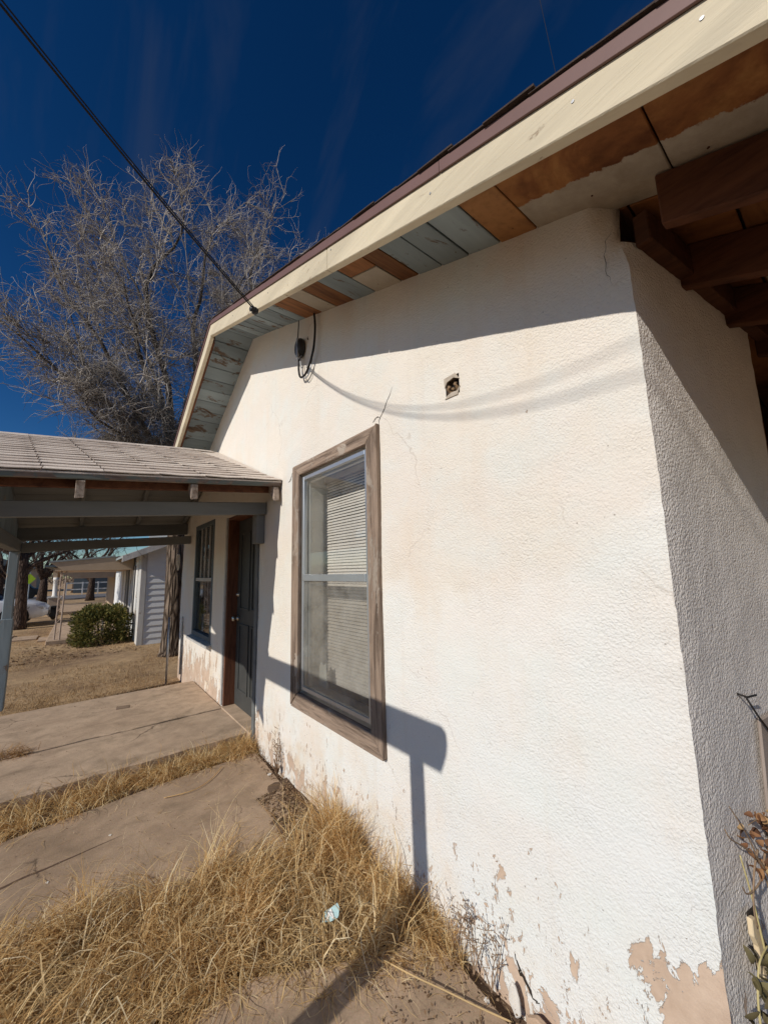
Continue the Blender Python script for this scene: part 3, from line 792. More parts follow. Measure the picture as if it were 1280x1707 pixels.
# --- vent hole
mb = MB()
y0, y1, z0, z1 = holes[3]
mb.box(1.36, 1.365, y0-0.01, y1+0.01, z0-0.01, z1+0.01)
mb.box(1.304, 1.36, y0-0.012, y0-0.001, z0-0.01, z1+0.01); mb.box(1.304, 1.36, y1+0.001, y1+0.012, z0-0.01, z1+0.01)
mb.box(1.304, 1.36, y0-0.012, y1+0.012, z0-0.012, z0-0.001); mb.box(1.304, 1.36, y0-0.012, y1+0.012, z1+0.001, z1+0.012)
mb.build('vent_recess', M['tail'], house)
MB().prism([(y0-0.004, z1-0.03), (y0+0.02, z1+0.006), (y1+0.006, z1+0.004), (y1+0.003, z1-0.045), (y1-0.012, z1-0.02), (y0+0.03, z1-0.012)], 0, 1.296, 1.304).build('rough_mortar', M['tan_mortar'], house)
MB().prism([(y0-0.005, z0+0.03), (y0+0.012, z0+0.012), (y0+0.05, z0+0.016), (y1-0.01, z0+0.008), (y1+0.004, z0-0.004), (y0+0.01, z0-0.007)], 0, 1.295, 1.304).build('rough_mortar', M['tan_mortar'], house)
mb = MB(); pts = []
for k in range(15):
    a = k/14*2*math.pi*1.1; pts.append((1.312+0.02*math.sin(a*1.7), 1.092+0.024*math.cos(a), 2.325+0.022*math.sin(a)))
mb.tube(pts, [0.009+0.003*math.sin(k*1.9) for k in range(15)], 6)
mb.build('rag_plug', M['litter'], house, True)
MB().lathe([(0.019, 0), (0.019, 0.02), (0.013, 0.021), (0.013, 0.002)], (1.345, 1.10, 2.355), 12, (-1,0,0.2)).build('pipe_stub', M['black'], house, True)

# ------------------------------------------------------------------ utility box and cables on the wall
ub = thing('service_box', 'small dark oval cable box with metal clamp high on the stucco wall', 'utility box', (1.3, 2.64, 3.25))
mb = MB(); mb.lathe([(0.050, 0), (0.056, 0.01), (0.056, 0.03), (0.046, 0.05), (0.024, 0.06)], (1.292, 2.64, 3.30), 18, (-1,0,0))
for i, p in enumerate(mb.v): mb.v[i] = (p[0], p[1], 3.30+(p[2]-3.30)*1.5)
mb.build('housing', M['porcelain'], ub, True)
MB().box(1.232, 1.25, 2.615, 2.635, 3.20, 3.37).build('strap', M['steel'], ub, False, 0.002)
MB().tube([(1.27, 2.66, 3.225), (1.25, 2.68, 3.20), (1.24, 2.65, 3.18), (1.245, 2.62, 3.19), (1.27, 2.61, 3.22)], 0.006, 6).build('clamp', M['steel'], ub, True)
def smooth_path(pts, n=8):
    pts = [Vector(p) for p in pts]; out = []
    for i in range(len(pts)-1):
        p0 = pts[max(i-1, 0)]; p1 = pts[i]; p2 = pts[i+1]; p3 = pts[min(i+2, len(pts)-1)]
        for k in range(n):
            t = k/n
            out.append(0.5*((2*p1)+(-p0+p2)*t+(2*p0-5*p1+4*p2-p3)*t*t+(-p0+3*p1-3*p2+p3)*t**3))
    out.append(pts[-1]); return out
tag(MB().tube(smooth_path([(1.27, 2.40, soff(2.4)-0.01), (1.27, 2.385, 3.33), (1.262, 2.40, 3.16), (1.26, 2.50, 3.03), (1.255, 2.59, 3.02), (1.255, 2.63, 3.10), (1.262, 2.635, 3.22)]), 0.0085, 7).build('cable', M['cable'], None, True), 'thick black cable looping from the eave to the oval box', 'cable')
tag(MB().tube(smooth_path([(1.28, 2.69, soff(2.69)-0.01), (1.275, 2.685, 3.5), (1.265, 2.675, 3.36)]), 0.0045, 6).build('cable', M['cable'], None, True), 'thin straight wire dropping from the eave to the oval box', 'cable')
tag(MB().tube(smooth_path([(1.262, 2.62, 3.20), (1.258, 2.58, 3.05), (1.26, 2.52, 2.985), (1.268, 2.46, 3.02), (1.275, 2.44, 3.12)]), 0.0045, 6).build('cable', M['steel'], None, True), 'thin grey wire hanging in a loop below the oval box', 'cable')

# service drop: two conductors rising towards a pole across the yard
pole_top = None
def drop_pt(t, a=0.22, b=0.064, off=(0,0,0)):
    return Vector((0.862-1.20*t+off[0], 2.53-0.70*t+off[1], 3.39+a*t+b*t*t+off[2]))
ends = []
for nm, a, b, off, lab in (('service_wire', 0.225, 0.064, (0,0,0), 'thick black overhead service wire ending at the fascia corner'),
                           ('service_wire', 0.225, 0.070, (0,-0.006,0.012), 'thinner black overhead wire just beside the thick service wire')):
    mb = MB(); ts = np.linspace(0, 5.6, 60)
    mb.tube([drop_pt(t, a, b, off) for t in ts], 0.0055 if off[2] == 0 else 0.0038, 6)
    tag(mb.build(nm, M['cable'], None, True), lab, 'overhead wire'); ends.append(drop_pt(5.6, a, b, off))
tag(MB().lathe([(0.012, 0), (0.026, 0.01), (0.026, 0.03), (0.016, 0.036), (0.024, 0.05), (0.012, 0.06)], (0.866, 2.50, 3.36), 12, (-1,-0.3,0.1)).build('wire_insulator', M['porcelain'], None, True), 'small dark insulator holding the service wire on the fascia', 'insulator')
pe = ends[0]
pl = thing('utility_pole', 'wooden utility pole with a cross arm carrying the service wire', 'utility pole', (pe.x, pe.y, -0.1))
MB().tube([(pe.x-0.12, pe.y, -0.1), (pe.x-0.12, pe.y, pe.z+1.2)], [0.14, 0.10], 12).build('pole_shaft', M['bark_far'], pl, True)
MB().bar((pe.x-0.02, pe.y-0.9, pe.z+0.7), (pe.x-0.02, pe.y+0.9, pe.z+0.7), 0.09, 0.11).build('cross_arm', M['bark_far'], pl)
# a thin line passing high behind the roof
A = Vector((0, 0, 1.5))
a = A+Vector((562.8, 214.8, 801.8))*0.0095; b = A+Vector((531.5, 214.9, 931.0))*0.0107
d = (b-a)
tag(MB().tube([a-d*3.0, a, b, b+d*9], 0.004, 5).build('overhead_line', M['cable'], None, True), 'thin dark wire crossing the sky above the roof edge', 'overhead wire')

# ------------------------------------------------------------------ the entry porch
def sag(p): return (p[0], p[1], p[2]+0.08*(p[0]-1.3))
porch = thing('entry_porch', 'sagging grey painted porch with gabled shingle roof over the front door', 'porch', (0, 5.0, 0.08))
PE, PR, PF = 3.05, 5.08, 7.11
XO = -1.42
sl = 0.39
def pz(y): return 2.265+(min(y, 2*PR-y)-PE)*sl      # top of the boards
mb = MB(sag)
for i in range(14):                                  # roof boards, along x
    a = PE+(PR-PE)*i/14; b = PE+(PR-PE)*(i+1)/14
    for m in (0, 1):
        ya, yb = (a, b-0.005) if m == 0 else (2*PR-a, 2*PR-b+0.005)
        MB(sag).hexa([(XO,ya,pz(ya)-0.02),(1.296,ya,pz(ya)-0.02),(1.296,yb,pz(yb)-0.02),(XO,yb,pz(yb)-0.02),(XO,ya,pz(ya)),(1.296,ya,pz(ya)),(1.296,yb,pz(yb)),(XO,yb,pz(yb))]).build('roof_board', M['porch_paint'], porch)
roof = MB(sag)
for ya, yb in ((PE-0.03, PR), (2*PR-PE+0.03, PR)):
    roof.hexa([(XO-0.03,ya,pz(ya)+0.002),(1.290,ya,pz(ya)+0.002),(1.290,yb,pz(yb)+0.002),(XO-0.03,yb,pz(yb)+0.002),(XO-0.03,ya,pz(ya)+0.012),(1.290,ya,pz(ya)+0.012),(1.290,yb,pz(yb)+0.012),(XO-0.03,yb,pz(yb)+0.012)])
roof = roof.build('roof', M['shingle'], porch)
# shingle tabs on the slope that faces the camera
tabs = []
for k in range(4):
    mb = MB(); w, l = 0.300/2, 0.20
    th = 0.0065
    e = [random.uniform(-0.006, 0.006) for _ in range(6)]; cu = random.uniform(0, 0.008)
    mb.v = [(-w,e[0],0.006+cu),(0,e[1],0.005),(w,e[2],0.006+cu*0.5),(w,l,0),(0,l,0),(-w,l,0),
            (-w,e[0],0.006+cu+th),(0,e[1],0.005+th),(w,e[2],0.006+cu*0.5+th),(w,l,0.002),(0,l,0.002),(-w,l,0.002)]
    mb.f = [(0,5,4,1),(1,4,3,2),(6,7,10,11),(7,8,9,10),(0,1,7,6),(1,2,8,7),(2,3,9,8),(3,4,10,9),(4,5,11,10),(5,0,6,11)]
    tabs.append(mb.mesh('shingle', M['shingle']))
ex = Vector((1, 0, 0.08)).normalized()
eyv = Vector((0, 1, sl)).normalized()
ezv = ex.cross(eyv).normalized(); eyv = ezv.cross(ex)
slope_len = (PR-PE)*math.sqrt(1+sl*sl)
k = 0; s = -0.035
while s < slope_len-0.02:
    x = 1.29-0.15-(0.018*k % 0.305)*1.0
    if x + 0.15 < 1.285:                              # part tab against the wall
        pass
    xs_ = []
    while x > XO-0.1: xs_.append(x); x -= 0.305
    for x in xs_:
        y = PE+s/math.sqrt(1+sl*sl)
        base = Vector(sag((x, y, pz(y)+0.0135)))
        me = tabs[random.randrange(4)]
        o = bpy.data.objects.new('shingle', me); col.objects.link(o); o.parent = roof
        rot = Matrix((ex, eyv, ezv)).transposed().to_4x4()
        o.matrix_world = Matrix.Translation(base+Vector((0, 0, random.uniform(0, 0.003)))) @ rot @ Matrix.Rotation(R(random.uniform(-0.8, 0.8)), 4, 'Z')
    s += 0.137; k += 1
# ridge caps
for i in range(18):
    x = XO+i*0.152
    mb = MB(sag)
    for m in (-1, 1):
        ya, yb = PR, PR+m*0.13
        mb.hexa([(x,ya,pz(ya)+0.024),(x+0.2,ya,pz(ya)+0.019),(x+0.2,yb,pz(yb)+0.019),(x,yb,pz(yb)+0.024),(x,ya,pz(ya)+0.031),(x+0.2,ya,pz(ya)+0.026),(x+0.2,yb,pz(yb)+0.026),(x,yb,pz(yb)+0.031)])
    if x+0.2 < 1.29: mb.build('ridge_cap', M['shingle'], roof)
# eave board, sub-fascia, rafters
def xbar(x0, x1, y0, y1, z0, z1, mat, name, n=1, w=0.0):
    return MB(sag).box(x0, x1, y0, y1, z0, z1).build(name, mat, porch, False, 0.004)
xbar(XO-0.02, 1.288, PE-0.028, PE-0.002, pz(PE)-0.042, pz(PE)+0.001, M['eave'], 'eave_board')
xbar(XO, 1.288, PE+0.085, PE+0.12, pz(PE)-0.078, pz(PE)+0.01, M['rafter'], 'sub_fascia')
xbar(XO-0.02, 1.288, PF+0.002, PF+0.03, pz(PE)-0.055, pz(PE)+0.001, M['eave'], 'eave_board')
for X in (0.03, 0.66, 1.32, 1.98, 2.64):
    x = 1.3-X
    for m in (0, 1):
        f = (lambda y: y) if m == 0 else (lambda y: 2*PR-y)
        ya, yb = PE+0.125, PR-0.022
        MB(sag).hexa([(x-0.045,f(ya),pz(ya)-0.112),(x,f(ya),pz(ya)-0.112),(x,f(yb),pz(yb)-0.112),(x-0.045,f(yb),pz(yb)-0.112),(x-0.045,f(ya),pz(ya)-0.022),(x,f(ya),pz(ya)-0.022),(x,f(yb),pz(yb)-0.022),(x-0.045,f(yb),pz(yb)-0.022)]).build('rafter', M['porch_y'], porch, False, 0.004)
        if m == 0:
            ya, yb = PE-0.05+random.uniform(-0.01, 0.02), PE+0.083
            MB(sag).hexa([(x-0.047,ya,pz(ya)-0.155),(x,ya,pz(ya)-0.150),(x,yb,pz(yb)-0.115),(x-0.047,yb,pz(yb)-0.115),(x-0.047,ya+0.012,pz(PE)-0.053),(x,ya+0.012,pz(PE)-0.053),(x,yb,pz(yb)-0.0225),(x-0.047,yb,pz(yb)-0.0225)]).build('rafter_tail', M['tail'], porch, False, 0.003)
xbar(XO, 1.296, PR-0.02, PR+0.02, pz(PR)-0.17, pz(PR)-0.021, M['porch_paint'], 'ridge_board')
xbar(-0.60, 1.296, 3.36, 3.405, 2.025, 2.135, M['porch_paint'], 'tie_beam')
xbar(-0.60, 1.296, 6.44, 6.485, 1.965, 2.085, M['porch_paint'], 'tie_beam')
xbar(XO, 1.296, 6.70, 6.735, 2.13, 2.30, M['porch_paint'], 'sub_fascia')
# long outer beam with a notched near end, and its posts
bx0, bx1 = -0.70, -0.605
mb = MB()
prof = [(1.00, 1.925), (1.035, 1.845), (6.62, 1.825), (6.62, 1.965), (1.03, 1.99), (1.005, 1.97)]
mb.prism(prof, 0, bx0, bx1)
mb.build('outer_beam', M['porch_y'], porch, False, 0.006)
def post(y, ztop, lean, name='post'):
    mb = MB(); h = 0.0445; x = -0.652
    mb.hexa([(x-h+lean,y-h,0.02),(x+h+lean,y-h,0.02),(x+h+lean,y+h,0.02),(x-h+lean,y+h,0.02),(x-h,y-h,ztop),(x+h,y-h,ztop),(x+h,y+h,ztop),(x-h,y+h,ztop)])
    return mb.build(name, M['post'], porch, False, 0.006)
post(1.20, 1.842, 0.0)
p = post(6.43, 1.823, -0.0)
MB().box(-0.712, -0.593, 6.37, 6.384, 0.0, 1.03).build('post_casing', M['post'], porch, False, 0.004)
MB().box(-0.606, -0.592, 6.3845, 6.48, 0.0, 1.0).build('post_casing', M['post'], porch, False, 0.004)
# gable boards at the outer end, one shaped short to let a sun patch through
i = 0; y = 3.30
while y < 6.85:
    yb = min(y+0.145, 6.86)
    z0 = 2.0+0.08*2.0+0.0
    tp = min(pz(y), pz(yb))-0.118
    if z0 < tp-0.02:
        zz0 = z0 if not (4.60 < y < 4.8) else z0+0.16+0.0
        mb = MB(sag)
        if 4.60 < y < 4.8: mb.prism([(y, z0+0.26), (yb-0.003, z0+0.05), (yb-0.003, tp), (y, tp)], 0, -0.695, -0.677)
        else: mb.prism([(y, z0-0.02), (yb-0.003, z0-0.02), (yb-0.003, pz(yb)-0.118), (y, pz(y)-0.118)], 0, -0.695, -0.677)
        mb.build('gable_board', M['post'], porch)
    y = yb; i += 1

# ------------------------------------------------------------------ grasses
def blades(name, roots, az, ln, e0, droop, width, mat, S=6, wander=0.35, zmin=0.004):
    n = len(roots)
    pos = np.zeros((n, S, 3)); pos[:, 0] = roots
    a = az.copy(); e = e0.copy()
    for k in range(1, S):
        stp = (ln/(S-1))
        d = np.stack([np.cos(e)*np.cos(a), np.cos(e)*np.sin(a), np.sin(e)], 1)
        pos[:, k] = pos[:, k-1]+d*stp[:, None]
        pos[:, k, 2] = np.maximum(pos[:, k, 2], roots[:, 2]+zmin*rng.uniform(0.5, 3, n))
        a = a+rng.normal(0, wander, n); e = e-droop/(S-1)*rng.uniform(0.4, 1.6, n)
    sa = az+math.pi/2+rng.normal(0, 0.5, n)
    sd = np.stack([np.cos(sa), np.sin(sa), np.zeros(n)], 1)
    tp = np.array([0.8, 1.0, 0.95, 0.8, 0.55, 0.12]) if S == 6 else np.linspace(1, 0.12, S)
    off = sd[:, None, :]*(width[:, None]*tp[None, :]*0.5)[:, :, None]
    v = np.stack([pos-off, pos+off], 2).reshape(-1, 3)
    b = (np.arange(n)*S*2)[:, None]+(np.arange(S-1)*2)[None, :]
    q = np.stack([b, b+1, b+3, b+2], 2).reshape(-1, 4)
    return stuff(link(name, fast_mesh(name, v, q, mat)))

def tuft_roots(centers, sig, per):
    c = np.repeat(np.array(centers), per, axis=0)
    r = c+np.stack([rng.normal(0, 1, len(c))*sig[0], rng.normal(0, 1, len(c))*sig[1]], 1)
    return r, np.repeat(np.arange(len(centers)), per)

# the big band of dead grass across the walk
def band_y(x):                       # near and far limits of the band
    far = np.interp(x, [-2.5, -0.4, 0.0, 0.4, 0.8, 1.08, 1.28], [2.5, 2.46, 2.42, 2.26, 2.13, 2.06, 2.04])
    near = np.interp(x, [-2.5, -0.4, 0.0, 0.3, 0.5, 0.68, 0.8, 1.0, 1.28], [1.4, 1.55, 1.62, 1.68, 1.68, 1.62, 1.46, 1.38, 1.24])
    return near, far
cent = []
while len(cent) < 330:
    x = rng.uniform(-1.3, 1.29); lo, hi = band_y(x); y = rng.uniform(lo, hi)
    if 0.83 < x < 1.03 and 1.50 < y < 1.70: continue
    cent.append((x, y))
r, ci = tuft_roots(cent, (0.026, 0.026), 58)
r[:, 0] = np.minimum(r[:, 0], 1.272)
az_c = rng.normal(-0.5, 1.3, len(cent)); ln_c = rng.uniform(0.10, 0.40, len(cent))
for i_, (cx_, cy_) in enumerate(cent):
    if 0.66 < cx_ < 1.12 and 1.42 < cy_ < 1.86: ln_c[i_] *= 0.42          # trodden flat round the packet
    dr_ = mnoise.noise(Vector((cx_*2.6, cy_*2.6, 8)))
    ln_c[i_] *= 1.0+0.5*dr_; az_c[i_] += 2.2*mnoise.noise(Vector((cx_*1.9, cy_*1.9, 3)))
lo, hi = band_y(r[:, 0]); edge = np.clip((r[:, 1]-lo)/(hi-lo), 0, 1)
n = len(r)
ln = ln_c[ci]*rng.uniform(0.5, 1.25, n)*np.interp(edge, [0, 0.35, 1], [0.55, 0.85, 1.0])
blades('dead_grass', np.column_stack([r, np.full(n, -0.03)]), az_c[ci]+rng.normal(0, 0.5, n), ln, rng.uniform(0.45, 1.5, n), rng.uniform(0.9, 3.4, n), rng.uniform(0.0014, 0.0036, n), M['straw'], wander=0.3)
# flattened thatch in and at the edge of the band
n = 9500
x = rng.uniform(-1.2, 1.28, n); lo, hi = band_y(x); y = rng.uniform(0, 1, n)*(hi-lo+0.1)+lo-0.05
blades('dead_thatch', np.column_stack([x, y, np.full(n, -0.012)]), rng.uniform(0, 6.28, n), rng.uniform(0.06, 0.22, n), rng.uniform(0.0, 0.5, n), rng.uniform(0.2, 0.9, n), rng.uniform(0.0015, 0.004, n), M['straw_pale'], wander=0.55)
n = 1500
x = rng.uniform(-1.2, 1.26, n); lo, hi = band_y(x); y = rng.uniform(0.02, 1.0, n)*(hi-lo)+lo
blades('dead_grass', np.column_stack([x, y, np.full(n, 0.02)]), rng.uniform(0, 6.28, n), rng.uniform(0.14, 0.36, n), rng.uniform(0.3, 1.5, n), rng.uniform(1.2, 4.0, n), rng.uniform(0.003, 0.0058, n), M['straw_pale'], wander=0.42)
# tall tuft against the wall and the strip between the slabs
def tufts(name, cent, sig, per, lr, er, dr, wr, mat, azm=0.0, azs=1.5, z=-0.03):
    r, ci = tuft_roots(cent, sig, per); r[:, 0] = np.minimum(r[:, 0], 1.278); n = len(r)
    azc = rng.normal(azm, azs, len(cent))
    blades(name, np.column_stack([r, np.full(n, z)]), azc[ci]+rng.normal(0, 0.8, n), rng.uniform(*lr, n), rng.uniform(*er, n), rng.uniform(*dr, n), rng.uniform(*wr, n), mat)
tufts('dead_grass', [(1.20+rng.normal(0, .03), rng.uniform(1.85, 2.12)) for _ in range(14)], (0.03, 0.03), 70, (0.15, 0.42), (0.8, 1.55), (0.3, 1.8), (0.0016, 0.004), M['straw'])
tufts('dead_grass', [(1.25+rng.normal(0, .015), rng.uniform(1.18, 1.6)) for _ in range(16)], (0.02, 0.03), 26, (0.10, 0.30), (0.8, 1.5), (0.2, 1.6), (0.0014, 0.003), M['straw'])
cent = []
for _ in range(150):
    x = rng.uniform(-1.4, 1.22); w = np.interp(x, [-1.4, -0.3, 0.5, 1.22], [0.30, 0.24, 0.12, 0.07]); yc = np.interp(x, [-1.4, -0.3, 0.5, 1.22], [3.50, 3.52, 3.54, 3.55])
    cent.append((x, yc+rng.uniform(-w, w)))
tufts('dead_grass', cent, (0.03, 0.03), 52, (0.08, 0.27), (0.3, 1.45), (0.9, 3.0), (0.0018, 0.0045), M['straw'], 2.6, 1.2)
tufts('dead_grass', [(1.2+rng.normal(0, .05), 3.52+rng.normal(0, .05)) for _ in range(16)], (0.03, 0.03), 50, (0.10, 0.26), (0.5, 1.5), (0.8, 2.4), (0.0016, 0.004), M['straw'])
tufts('dead_grass', [(rng.uniform(-0.62, -0.22), 4.5+rng.normal(0, .05)) for _ in range(22)], (0.03, 0.03), 50, (0.05, 0.17), (0.3, 1.4), (0.8, 2.4), (0.0018, 0.004), M['straw_red'], z=0.05)
# short yard grass
n = 46000
yy = 5.9+(rng.uniform(0, 1, n)**1.7)*11.0; xx = rng.uniform(-1, 1, n)*(1.2+0.12*yy)+np.interp(yy, [5.9, 17], [0.3, -0.6])
xx = np.where((xx > 1.25) & (yy < 7.1), xx-2.4, xx)
keep = np.array([mnoise.noise(Vector((a*0.9, b*0.9, 2.0))) > -0.12+0.35*random.random()-0.2 for a, b in zip(xx, yy)])
xx, yy = xx[keep], yy[keep]; n = len(xx)
zz = np.array([gz(a, b) for a, b in zip(xx, yy)])
blades('yard_grass', np.column_stack([xx, yy, zz-0.005]), rng.uniform(0, 6.28, n), rng.uniform(0.03, 0.11, n), rng.uniform(0.2, 1.4, n), rng.uniform(0.3, 2.0, n), rng.uniform(0.003, 0.008, n), M['yard_straw'], S=4)

# leaf litter and crumbs where the slab corner broke away
def litter(name, n, xr, yr, z, size, mat):
    x = rng.uniform(*xr, n); y = rng.uniform(*yr, n)
    a = rng.uniform(0, 6.28, n); s = rng.uniform(*size, n)
    u = np.stack([np.cos(a), np.sin(a), rng.normal(0, .35, n)], 1)*s[:, None]
    w = np.stack([-np.sin(a), np.cos(a), rng.normal(0, .35, n)], 1)*(s*rng.uniform(0.3, 0.9, n))[:, None]
    c = np.column_stack([x, y, np.full(n, z)+rng.uniform(0, 0.012, n)])
    v = np.stack([c-u, c-w, c+u, c+w], 1).reshape(-1, 3)
    stuff(link(name, fast_mesh(name, v, np.arange(n*4).reshape(-1, 4), mat)))
litter('leaf_litter', 1500, (1.03, 1.27), (2.0, 2.75), 0.0, (0.004, 0.013), M['litter'])
litter('leaf_litter', 500, (1.20, 1.285), (2.6, 3.5), -0.005, (0.003, 0.009), M['litter'])
litter('leaf_litter', 500, (0.9, 1.27), (0.7, 1.4), 0.0, (0.003, 0.008), M['litter'])
litter('leaf_litter', 1200, (-1.0, 1.2), (10.0, 12.6), -0.10, (0.01, 0.035), M['litter'])

litter('grit', 1100, (-0.7, 1.25), (2.1, 3.4), 0.001, (0.0012, 0.0042), M['litter'])
litter('grit', 500, (-0.6, 1.25), (3.75, 5.75), 0.08, (0.0015, 0.006), M['litter'])
n = 420
x = rng.uniform(-0.6, 1.25, n); y = 2.2+1.25*rng.beta(0.6, 0.8, n)
blades('loose_straw', np.column_stack([x, y, np.full(n, 0.003)]), rng.uniform(0, 6.28, n), rng.uniform(0.02, 0.11, n), rng.uniform(-0.1, 0.15, n), rng.uniform(0.0, 0.3, n), rng.uniform(0.0012, 0.0028, n), M['straw_pale'], wander=0.3, zmin=0.002)
n = 260
x = rng.uniform(0.35, 1.24, n); y = rng.uniform(0.8, 1.6, n)
blades('loose_straw', np.column_stack([x, y, np.full(n, 0.0)]), rng.uniform(0, 6.28, n), rng.uniform(0.02, 0.12, n), rng.uniform(-0.1, 0.3, n), rng.uniform(0.0, 0.5, n), rng.uniform(0.0012, 0.003, n), M['straw_pale'], wander=0.4, zmin=0.002)
# dry weeds by the wall
def weed(name, label, base, h, stems, spread, mat, seed):
    rr = random.Random(seed); t = thing(name, label, 'weed', base)
    for s in range(stems):
        a = rr.uniform(0, 6.28); p = Vector(base); pts = [p.copy()]
        d = Vector((math.cos(a)*spread, math.sin(a)*spread, 1)).normalized(); hh = h*rr.uniform(0.6, 1.0)
        for k in range(7):
            d = (d+Vector((rr.uniform(-.12, .12)-0.0, rr.uniform(-.12, .12), 0.03))).normalized(); p = p+d*hh/7; p.x = min(p.x, 1.285); pts.append(p.copy())
        mb = MB().tube(pts, [0.0028*(1-k/9) for k in range(8)], 5)
        for k in range(3, 8):
            for m in range(3):
                q = pts[k]; e = q+Vector((rr.uniform(-.025, .012), rr.uniform(-.03, .03), rr.uniform(.005, .03)))
                e.x = min(e.x, 1.288)
                mb.tube([q, e], [0.001, 0.0008], 4); mb.lathe([(0.001, -0.003), (0.003, 0.0), (0.001, 0.004)], e, 5)
        mb.build('stem', mat, t)
    return t
M['weed'] = m_plain('dry_brown_weed', (0.27, 0.185, 0.12), 0.9, 0.3, 40)
w = weed('dry_weed', 'thin brown dried weed standing against the wall below the window corner', (1.262, 2.95, -0.005), 0.33, 6, 0.22, M['weed'], 3)
mb = MB()
for k in range(9):
    a = random.uniform(0, 6.28); c0 = Vector((1.262, 2.95, 0.0)); e = c0+Vector((math.cos(a)*0.03-0.01, math.sin(a)*0.035, random.uniform(0.05, 0.10)))
    mb.tube([c0, (c0+e)/2+Vector((0,0,.01)), e], [0.003, 0.007, 0.002], 4)
mb.build('dry_leaves', M['weed'], w)
for i, (y, s) in enumerate(((1.12, 21), (1.04, 22), (1.20, 25))):
    weed('dry_weed', ['leggy straw coloured weed stalks growing from the slab crack by the wall', 'sparse dry stalks nearest the broken plaster at the foot of wall', 'dry branching stalks beside the shadow of the post on the wall'][i], (1.262, y, -0.01), 0.24, 3, 0.35, M['weed'], s)
tag(MB().tube(smooth_path([(1.02, 1.36, 0.012), (1.06, 1.22, 0.03), (1.12, 1.12, 0.02), (1.17, 1.02, 0.016), (1.22, 0.93, 0.012)]), [0.0028]*32+[0.0015], 5).build('dead_runner', M['straw_pale'], None, True), 'pale dead grass runner lying across the near concrete slab', 'grass runner')
tag(MB().tube(smooth_path([(0.55, 3.16, 0.008), (0.72, 3.12, 0.012), (0.86, 3.2, 0.008), (0.97, 3.33, 0.012)]), 0.0028, 5).build('dead_runner', M['straw'], None, True), 'thin dead runner lying on the walk below the grass strip', 'grass runner')

# litter packet in the grass, chips on the slab, loose plaster
pk = thing('litter_packet', 'crumpled pale blue and white packet lying in the dead grass', 'litter', (0.94, 1.62, 0.03))
M['pk_blue'] = m_plain('pale_blue_print', (0.42, 0.60, 0.62), 0.4, 0.1, 30); M['pk_white'] = m_plain('white_print', (0.8, 0.8, 0.78), 0.4)
def tri_sheet(pts, mat, name, dz=0.0):
    mb = MB(); c = Vector((0.94, 1.62, 0.055))
    n = len(pts); ex_, ey_, ez_ = Vector((0.80, -0.55, 0.15)).normalized(), Vector((0.45, 0.7, 0.45)), None
    ex_.normalize(); ey_ = (ey_-ex_*ey_.dot(ex_)).normalized(); ez_ = ex_.cross(ey_)
    for s in (0.0, 0.0012):
        for u, v_ in pts: mb.v.append(tuple(c+ex_*u*0.8+ey_*v_*0.8+ez_*(dz+s+0.01*math.sin(u*60)*math.cos(v_*50))))
    mb.f = [tuple(range(n))[::-1], tuple(range(n, 2*n))]+[(i, (i+1) % n, n+(i+1) % n, n+i) for i in range(n)]
    return mb.build(name, mat, pk)
tri_sheet([(-0.045, -0.03), (0.0, -0.036), (0.042, -0.028), (0.048, 0.01), (0.038, 0.035), (0.0, 0.02), (-0.04, 0.012)], M['pk_blue'], 'wrapper')
tri_sheet([(-0.02, -0.03), (-0.002, -0.012), (0.012, -0.03), (0.022, -0.03), (0.004, 0.012), (-0.008, 0.012), (-0.03, -0.026)], M['pk_white'], 'print', 0.003)
tri_sheet([(-0.058, -0.03), (-0.046, -0.03), (-0.041, 0.012), (-0.05, 0.008)], M['black'], 'torn_edge', 0.001)
M['chip'] = m_plain('plaster_chip', (0.68, 0.64, 0.58), 0.9, 0.15, 40, 0.5)
def chip(x, y, z, s, lab, mat=None, h=0.4, seed=0):
    rr = random.Random(seed); k = rr.randint(5, 7)
    poly = [(x+s*rr.uniform(.6, 1.1)*math.cos(6.28*i/k), y+s*rr.uniform(.6, 1.1)*math.sin(6.28*i/k)) for i in range(k)]
    return tag(MB().prism(poly, 2, z, z+s*h).build('paint_chip', mat or M['chip'], None, False, s*0.1), lab, 'paint chip', 'paint chips and plaster crumbs on the concrete')
chip(0.245, 2.96, 0.0, 0.010, 'white paint chip on the walk right of the long painted shadow streak', None, 0.3, 1)
chip(-0.02, 2.74, 0.0, 0.009, 'small white paint chip on the walk beside the dark painted shadow streak', None, 0.3, 2)
chip(1.215, 2.98, 0.0, 0.018, 'white plaster crumb on the walk beside the dried weed', None, 0.5, 3)
chip(1.22, 1.03, -0.004, 0.014, 'pale plaster crumb on the near slab beside the wall crack', None, 0.5, 4)
def slabpiece(poly, x0, x1, name, lab, mat):
    return tag(MB().prism(poly, 0, x0, x1).build(name, mat, None, False, 0.004), lab, 'plaster')
slabpiece([(0.972, 0.02), (0.945, -0.02), (0.925, 0.0), (0.928, 0.045), (0.94, 0.075), (0.955, 0.082), (0.968, 0.055)], 1.262, 1.274, 'loose_plaster', 'white slab of plaster broken loose at the foot of the wall', M['chip'])
slabpiece([(0.90, -0.02), (0.60, -0.02), (0.66, 0.008), (0.73, 0.02), (0.79, 0.045), (0.86, 0.055), (0.895, 0.03)], 1.250, 1.272, 'loose_plaster', 'tan lump of bare plaster sagging out at the wall foot', m_plain('tan_plaster', (0.46, 0.33, 0.23), 0.95, 0.15, 20, 0.6))
M['crack'] = m_plain('crack_dark', (0.03, 0.022, 0.016), 0.95)
